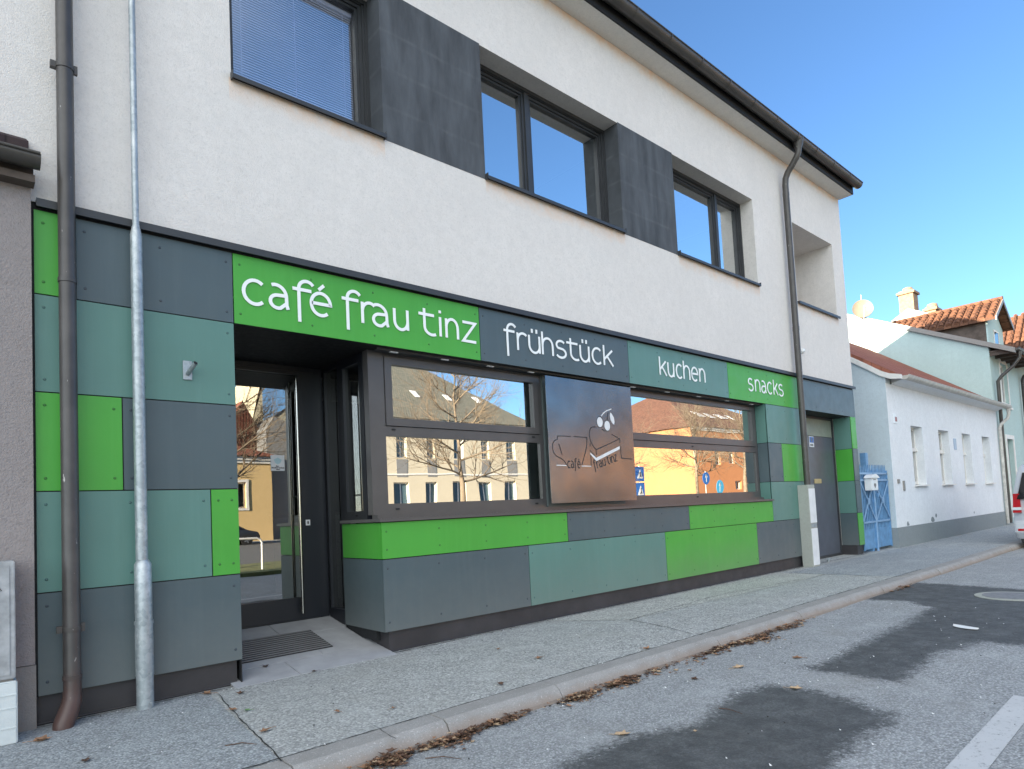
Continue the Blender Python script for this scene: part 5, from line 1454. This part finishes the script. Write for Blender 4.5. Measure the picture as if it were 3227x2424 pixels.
# parked car, hoop rail, signs
cx_ = refl(800, 1690, -36, DG).x
cprof = [(.05, .25), (0, .45), (.05, .8), (.25, .92), (.75, 1.0), (1.35, 1.38), (2.2, 1.45), (3.0, 1.33), (3.6, .98), (4.3, .80), (4.42, .55), (4.4, .3)]
ORZ = ROAD_Z; ROAD_Z = -.05
car, _ = vehicle('dark_car', 'dark car parked before the yellow house in the door reflection', cx_ - 4.3, -36.0, cprof, [[(1.0, 1.0), (1.42, 1.33), (2.1, 1.38), (2.15, 1.0)], [(2.25, 1.0), (2.22, 1.38), (2.95, 1.27), (3.45, 1.0)]], 1.8, MT['carpaint'], [(.85, .32), (3.55, .32)], belt=.85)
ROAD_Z = ORZ
p = refl(828, 1795, -10.6, DG)
mb = MB(); hx = p.x
mb.tube([(hx, -10.6, -.05), (hx, -10.6, .75), (hx - .04, -10.6, .84), (hx - .14, -10.6, .88), (hx - 1.1, -10.6, .88), (hx - 1.2, -10.6, .84), (hx - 1.24, -10.6, .75), (hx - 1.24, -10.6, -.05)], .032, 12)
tag(mb.build('hoop_barrier', MT['hoop']), 'white tubular hoop barrier on the grass strip in the door reflection', 'barrier')
def sign_post(name, label, x, y, h, parts):
    r_ = empty(name, (x, y, 0), label, 'sign')
    m_ = MB(); m_.tube([(x, y, -.05), (x, y, h)], .03, 10); m_.build('pole', MT['galv'], r_)
    for kind, z, s_, mk in parts:
        m_ = MB()
        if kind == 'sq':
            m_.bbox(x - s_ / 2, x + s_ / 2, y + .03, y + .045, z - s_ / 2, z + s_ / 2, .004); o_ = m_.build('sign_plate', MT[mk], r_)
            m_ = MB(); m_.prism([(x - s_ * .34, y + .047, z - s_ * .3), (x + s_ * .34, y + .047, z - s_ * .3), (x, y + .047, z + s_ * .32)], (0, .003, 0), 0)
            m_.tube([(x, y + .05, z + .06), (x + .02, y + .05, z - .03), (x + .06, y + .05, z - .14)], .018, 6, 1); m_.tube([(x + .02, y + .05, z - .03), (x - .06, y + .05, z - .14)], .016, 6, 1); m_.tube([(x, y + .05, z + .07), (x, y + .05, z + .10)], .025, 8, 1)
            m_.build('crossing_symbol', [MT['plate_white'], MT['line']], o_)
        else:
            m_.tube([(x, y + .03, z), (x, y + .045, z)], s_ / 2, 28); o_ = m_.build('sign_plate', MT[mk], r_)
            m_ = MB(); m_.obox((x - .02, y + .046, z - s_ * .3), (.05, 0, 0), (0, .003, 0), (.02, 0, s_ * .6)); m_.prism([(x - .1, y + .046, z + .05), (x + .12, y + .046, z + .05), (x + .02, y + .046, z + .22)], (0, .003, 0)); m_.build('arrow_symbol', MT['plate_white'], o_)
    return r_
p = refl(2013, 1495, -11); q = refl(2019, 1530, -11)
sign_post('crossing_sign', 'pair of square blue pedestrian crossing signs on one pole', p.x, -11, p.z + .35, [('sq', p.z, .62, 'blue_sign'), ('sq', p.z - .68, .62, 'blue_sign')])
p = refl(2225, 1508, -11.5); sign_post('round_sign', 'dark blue round road sign standing left of the light blue one', p.x, -11.5, p.z + .35, [('rd', p.z, .62, 'blue_sign')])
p = refl(2268, 1536, -11.5); sign_post('round_sign', 'light blue round road sign with white arrow', p.x, -11.5, p.z + .35, [('rd', p.z, .7, 'cyan_sign')])

# bare street trees
def bare_tree(x, y, h, forkz, seed, spread, label, lean=0.):
    rr = random.Random(seed)
    root = empty('bare_tree', (x, y, 0), label, 'tree', 'leafless trees on the green strip')
    tr = MB(); tr.tube([(x, y, -.05), (x + .02, y, forkz * .5), (x + lean, y, forkz)], [.13, .105, .09], 12); tr.build('trunk', MT['bark'], root)
    br = MB()
    def grow(p, d, L, r_, lev):
        pts = [p]; dd = d.copy(); n = 5 if lev < 2 else 4
        for k in range(n):
            dd = (dd + Vector((rr.uniform(-.17, .17), rr.uniform(-.17, .17), rr.uniform(-.06, .14)))).normalized(); pts.append(pts[-1] + dd * L / n)
        br.tube(pts, [r_ * (1 - .6 * k / n) for k in range(n + 1)], 6 if lev < 2 else 4, 0, False)
        if lev >= 4: return
        for k in range(1, n + 1):
            for _ in range(2 if lev < 3 else 1):
                if lev == 0 and k < 2: continue
                ax = dd.orthogonal().normalized(); ax.rotate(Matrix.Rotation(rr.uniform(0, 2 * PI), 3, dd)); nd = (dd + ax * rr.uniform(.55, 1.05)).normalized()
                grow(pts[k], nd, L * rr.uniform(.42, .66), r_ * (1 - .6 * k / n) * .62, lev + 1)
    lead = [Vector((x + lean, y, forkz - .02))]
    for k in range(7): lead.append(lead[-1] + Vector((rr.uniform(-.09, .09), rr.uniform(-.09, .09), (h - forkz) / 7)))
    br.tube(lead, [.085 * (1 - .12 * k) for k in range(8)], 8, 0, False)
    n0 = 17
    for k in range(n0):
        f = k / n0; i_ = min(6, int(f * 7)); p_ = lead[i_].lerp(lead[i_ + 1], f * 7 - i_)
        a_ = k * 2.4 + rr.uniform(-.4, .4); e_ = rr.uniform(.12, .7) + f * .45
        grow(p_, Vector((math.cos(a_) * math.cos(e_) * spread, math.sin(a_) * math.cos(e_), math.sin(e_))).normalized(), (h - forkz) * (.62 - .36 * f) * rr.uniform(.8, 1.1), .042 * (1 - .45 * f), 1)
    br.build('branches', MT['bark'], root)
t1 = refl(1455, 1500, -12)
bare_tree(t1.x, -12, 6.6, 2.4, 3, 1.4, 'leafless tree mirrored in the middle of the left shop window')
t2 = refl(2195, 1500, -15 + 2); bare_tree(t2.x, -13, 6.2, 2.7, 11, 1.5, 'leafless tree mirrored in the right shop window left of the round signs')
t3 = refl(2345, 1500, -12); bare_tree(t3.x, -12, 6.8, 2.5, 17, 1.2, 'leafless tree mirrored at the right end of the right shop window')
t4 = refl(1900, 1500, -12); bare_tree(t4.x, -12.3, 6.9, 2.5, 23, 1.2, 'leafless tree on the green strip behind the metal sign reflection')
t5_ = refl(735, 1500, -12, DG); bare_tree(t5_.x - .3, -12, 6.4, 2.4, 31, 1.2, 'leafless tree mirrored at the left edge of the entrance door')

# ------------------------------------------------------------------ small things on the ground
MC = empty('manhole_cover', (10.2, -3.35, ROAD_Z), 'round grey manhole cover in the dark damp patch of the road', 'manhole cover')
cen = Vector((10.05, -3.42, ROAD_Z + .004)); 
MB().tube([cen, cen + Vector((0, 0, .008))], .40, 40).build('rim', MT['concrete'], MC)
MB().tube([cen + Vector((0, 0, .008)), cen + Vector((0, 0, .012))], .32, 40).build('lid', MT['cast'], MC)
a = atZ(3005, 1975, ROAD_Z); b = atZ(3085, 1988, ROAD_Z)
mb = MB(); d = (b - a); n_ = Vector((-d.y, d.x, 0)).normalized(); N = 12; vs = []
for k in range(N + 1):
    t_ = k / N; c_ = a + d * t_; wv = .035 * math.sin(PI * min(1, t_ * 1.0)) ** .6 + .004
    for s_ in (-1, 0, 1): vs.append((c_.x + n_.x * wv * s_ * 1.6, c_.y + n_.y * wv * s_ * 1.6, ROAD_Z + .012 + (.016 if s_ == 0 else .002)))
fs = [(i * 3 + j, (i + 1) * 3 + j, (i + 1) * 3 + j + 1, i * 3 + j + 1) for i in range(N) for j in range(2)]
mb.add(vs, fs); tag(mb.build('paper_scrap', MT['plate_white']), 'crumpled white scrap of paper on the dark road patch', 'litter')

def leaf_mesh(mb, p, s_, ang, mi, rr, lobes=True, stem=True):
    """a curled maple-like leaf with its stalk"""
    ca, sa = math.cos(ang), math.sin(ang); n = 11
    cur = rr.uniform(.2, .6); tip = rr.uniform(-.3, .3)
    out_ = []
    for k in range(n):
        a_ = 2 * PI * k / n; r_ = s_ * ((1.0 if k % 2 == 0 else .55) if lobes else (.9 if k % 3 else .6)) * rr.uniform(.75, 1.1)
        x, y = r_ * math.cos(a_), r_ * math.sin(a_) * .8
        out_.append((x, y, s_ * (.08 + cur * (abs(y) / s_) ** 1.5 + tip * x / s_ * .4 + rr.uniform(0, .12))))
    lo = min(q[2] for q in out_)
    vs = [(p.x, p.y, p.z + .003)] + [(p.x + x * ca - y * sa, p.y + x * sa + y * ca, p.z + z - min(lo, 0) + .002) for x, y, z in out_]
    mb.add(vs, [(0, k + 1, (k + 1) % n + 1) for k in range(n)], mi)
    if stem: mb.tube([vs[0], (p.x + ca * s_ * 1.3, p.y + sa * s_ * 1.3, p.z + .008), (p.x + ca * s_ * 1.9 + sa * s_ * .3, p.y + sa * s_ * 1.9, p.z + .004)], s_ * .035, 4, mi)
LV = [(652, 2188, .05, 'leaf', 'curled brown leaf under the grey cladding left of the entrance step'), (758, 2187, .035, 'leaf_dark', 'thin brown leaf on the pavement in front of the stone entrance slab'),
      (735, 2238, .035, 'leaf', 'brown leaf at the top of the diagonal pavement crack'), (832, 2306, .045, 'leaf', 'rust-brown leaf lying on the diagonal pavement crack'),
      (778, 2240, .03, 'leaf_green', 'small green leaf beside the pavement crack'), (838, 2110, .045, 'leaf_dark', 'dark leaf on the stone slab left of its joint'), (990, 2108, .03, 'leaf_dark', 'small dark leaf at the front edge of the stone slab'),
      (1062, 2244, .03, 'leaf', 'brown leaf in the middle of the nearest pavement field'), (1240, 2233, .025, 'leaf', 'tiny brown leaf on the pavement right of the middle one'),
      (1698, 2075, .045, 'leaf', 'tan leaf with long stalk on the pavement below the teal panel'), (1578, 2158, .04, 'leaf_dark', 'upright dark leaf near the kerb crack'), (1570, 2046, .03, 'leaf', 'faint brown leaf below the grey panel near the wall'),
      (135, 2335, .06, 'leaf', 'orange-brown leaf beside the electrical cabinet'), (270, 2400, .04, 'leaf_dark', 'dark curled leaf at the bottom left of the pavement'),
      (2330, 2105, .06, 'leaf_pale', 'large tan maple leaf on the road'), (2510, 2075, .05, 'leaf', 'brown leaf on the road at the tip of the far damp patch'), (2510, 2172, .05, 'leaf_pale', 'long tan leaf lying on the near damp patch'),
      (1965, 2318, .05, 'leaf_pale', 'tan leaf on the road left of the near damp patch'), (2190, 2306, .02, 'leaf_pale', 'small pale leaf scrap inside the near damp patch'), (2188, 2142, .04, 'leaf_dark', 'dark leaf on the road under the leaf pile'),
      (2040, 2046, .045, 'leaf', 'red-brown leaf resting on the kerb edge'), (250, 2265, .02, 'leaf_pale', 'pale leaf scrap at the foot of the brown downpipe')]
for u, v, s_, mk, lab in LV:
    on_road = u > 1900 and not (u == 2040)
    z = ROAD_Z + .004 if on_road else .004
    p = atZ(u, v, z)
    if 800 < u < 1000 and v < 2112: p = atZ(u, v, .03); p.z = rz(p.y) + .001
    mb = MB(); leaf_mesh(mb, Vector(p), s_, rnd.uniform(0, 6.28), 0, rnd)
    tag(mb.build('fallen_leaf', MT[mk], None, p), lab, 'leaf', 'fallen leaves')
for u, v, u2, v2, lab in ((710, 2350, 810, 2345, 'thin twig on the bluish pavement'), (2265, 2232, 2340, 2250, 'crossed dry twig on the near damp patch'), (1340, 2390, 1455, 2392, 'straight thin twig on the road below the gutter leaves')):
    z = .006 if u < 1000 else ROAD_Z + .01; a = atZ(u, v, z); b = atZ(u2, v2, z); m_ = (a + b) / 2 + Vector((.01, .015, .006))
    mb = MB(); mb.tube([a, m_, b], [.003, .003, .0015], 5)
    tag(mb.build('twig', MT['leaf_dark']), lab, 'twig')
# litter of broken leaves along the kerb
def litter(name, label, segs, n):
    mb = MB(); mats = [MT['leaf'], MT['leaf_dark'], MT['leaf_pale'], MT['soil']]
    tot = sum(w_ for *_, w_ in segs)
    for (u0_, v0_, u1_, v1_, wd, dens) in segs:
        a = atZ(u0_, v0_, ROAD_Z); b = atZ(u1_, v1_, ROAD_Z); a.y = b.y = KY - .25
        for k in range(int(n * dens / tot)):
            t_ = min(1, max(0, rnd.gauss(.5, .24))); yy = KY - .235 - abs(rnd.gauss(0, wd * (.35 + .9 * math.sin(PI * t_))))
            p = Vector((a.x + (b.x - a.x) * t_, yy, ROAD_Z + .004 + max(0, rnd.gauss(.012, .012)) * (1 if abs(yy - KY) < .33 else .2)))
            s_ = rnd.uniform(.008, .024) * (rnd.uniform(1.5, 2.4) if rnd.random() < .14 else 1)
            leaf_mesh(mb, p, s_, rnd.uniform(0, 6.28), rnd.choice((0, 0, 1, 1, 1, 2)), rnd, True, rnd.random() < .25)
        for k in range(int(45 * dens)):
            t_ = min(1, max(0, rnd.gauss(.5, .22))); p = Vector((a.x + (b.x - a.x) * t_, KY - .235 - abs(rnd.gauss(0, wd * .6)), ROAD_Z + .006)); leaf_mesh(mb, p, rnd.uniform(.008, .02), rnd.uniform(0, 6.28), 3, rnd, False, False)
    tag(mb.build(name, mats), label, 'leaf litter', kind='stuff')
segs_ = []
for (u0_, v0_, u1_, v1_, wd, dens) in ((1150, 2424, 1270, 2365, .05, 1.5), (1290, 2355, 1480, 2292, .05, 1.6), (1470, 2295, 1640, 2245, .022, .9), (1725, 2212, 1850, 2172, .045, 1.5), (1855, 2170, 1985, 2130, .04, 1.2), (2010, 2125, 2090, 2095, .012, .15), (2185, 2068, 2290, 2030, .03, .8), (2290, 2038, 2430, 1995, .075, 2.2), (2430, 1995, 2530, 1962, .05, 1.0), (2780, 1865, 2860, 1845, .04, .35)):
    segs_.append((u0_, v0_, u1_, v1_, wd, dens))
litter('leaf_litter', 'brown leaf litter gathered in clumps in the gutter along the kerb', segs_ + [(1100, 2440, 2560, 1950, .06, 1.6)], 1800)
MB_ = MB()
for k in range(140):
    x = rnd.uniform(.5, 6); y = -.03 - abs(rnd.gauss(0, .03)) if rnd.random() < .45 else rnd.uniform(KY, -.05)
    s_ = rnd.uniform(.003, .008); MB_.add([(x - s_, y, .004), (x + s_, y + s_ * .5, .004), (x, y + s_, .004 + s_), (x, y - s_, .006)], [(0, 1, 2), (0, 3, 1), (1, 3, 2), (0, 2, 3)], rnd.choice((0, 1)))
for k in range(160):
    x = rnd.uniform(1.5, 9); y = rnd.uniform(-5, KY - .3)
    s_ = rnd.uniform(.003, .009); z = ROAD_Z + .005; MB_.add([(x - s_, y, z), (x + s_, y + s_ * .5, z), (x, y + s_, z + s_), (x, y - s_, z + .002)], [(0, 1, 2), (0, 3, 1), (1, 3, 2), (0, 2, 3)], rnd.choice((0, 0, 1)))
tag(MB_.build('grit', [MT['plate_white'], MT['crack']]), 'scattered grit and crumbs on pavement and road', 'grit', kind='stuff')
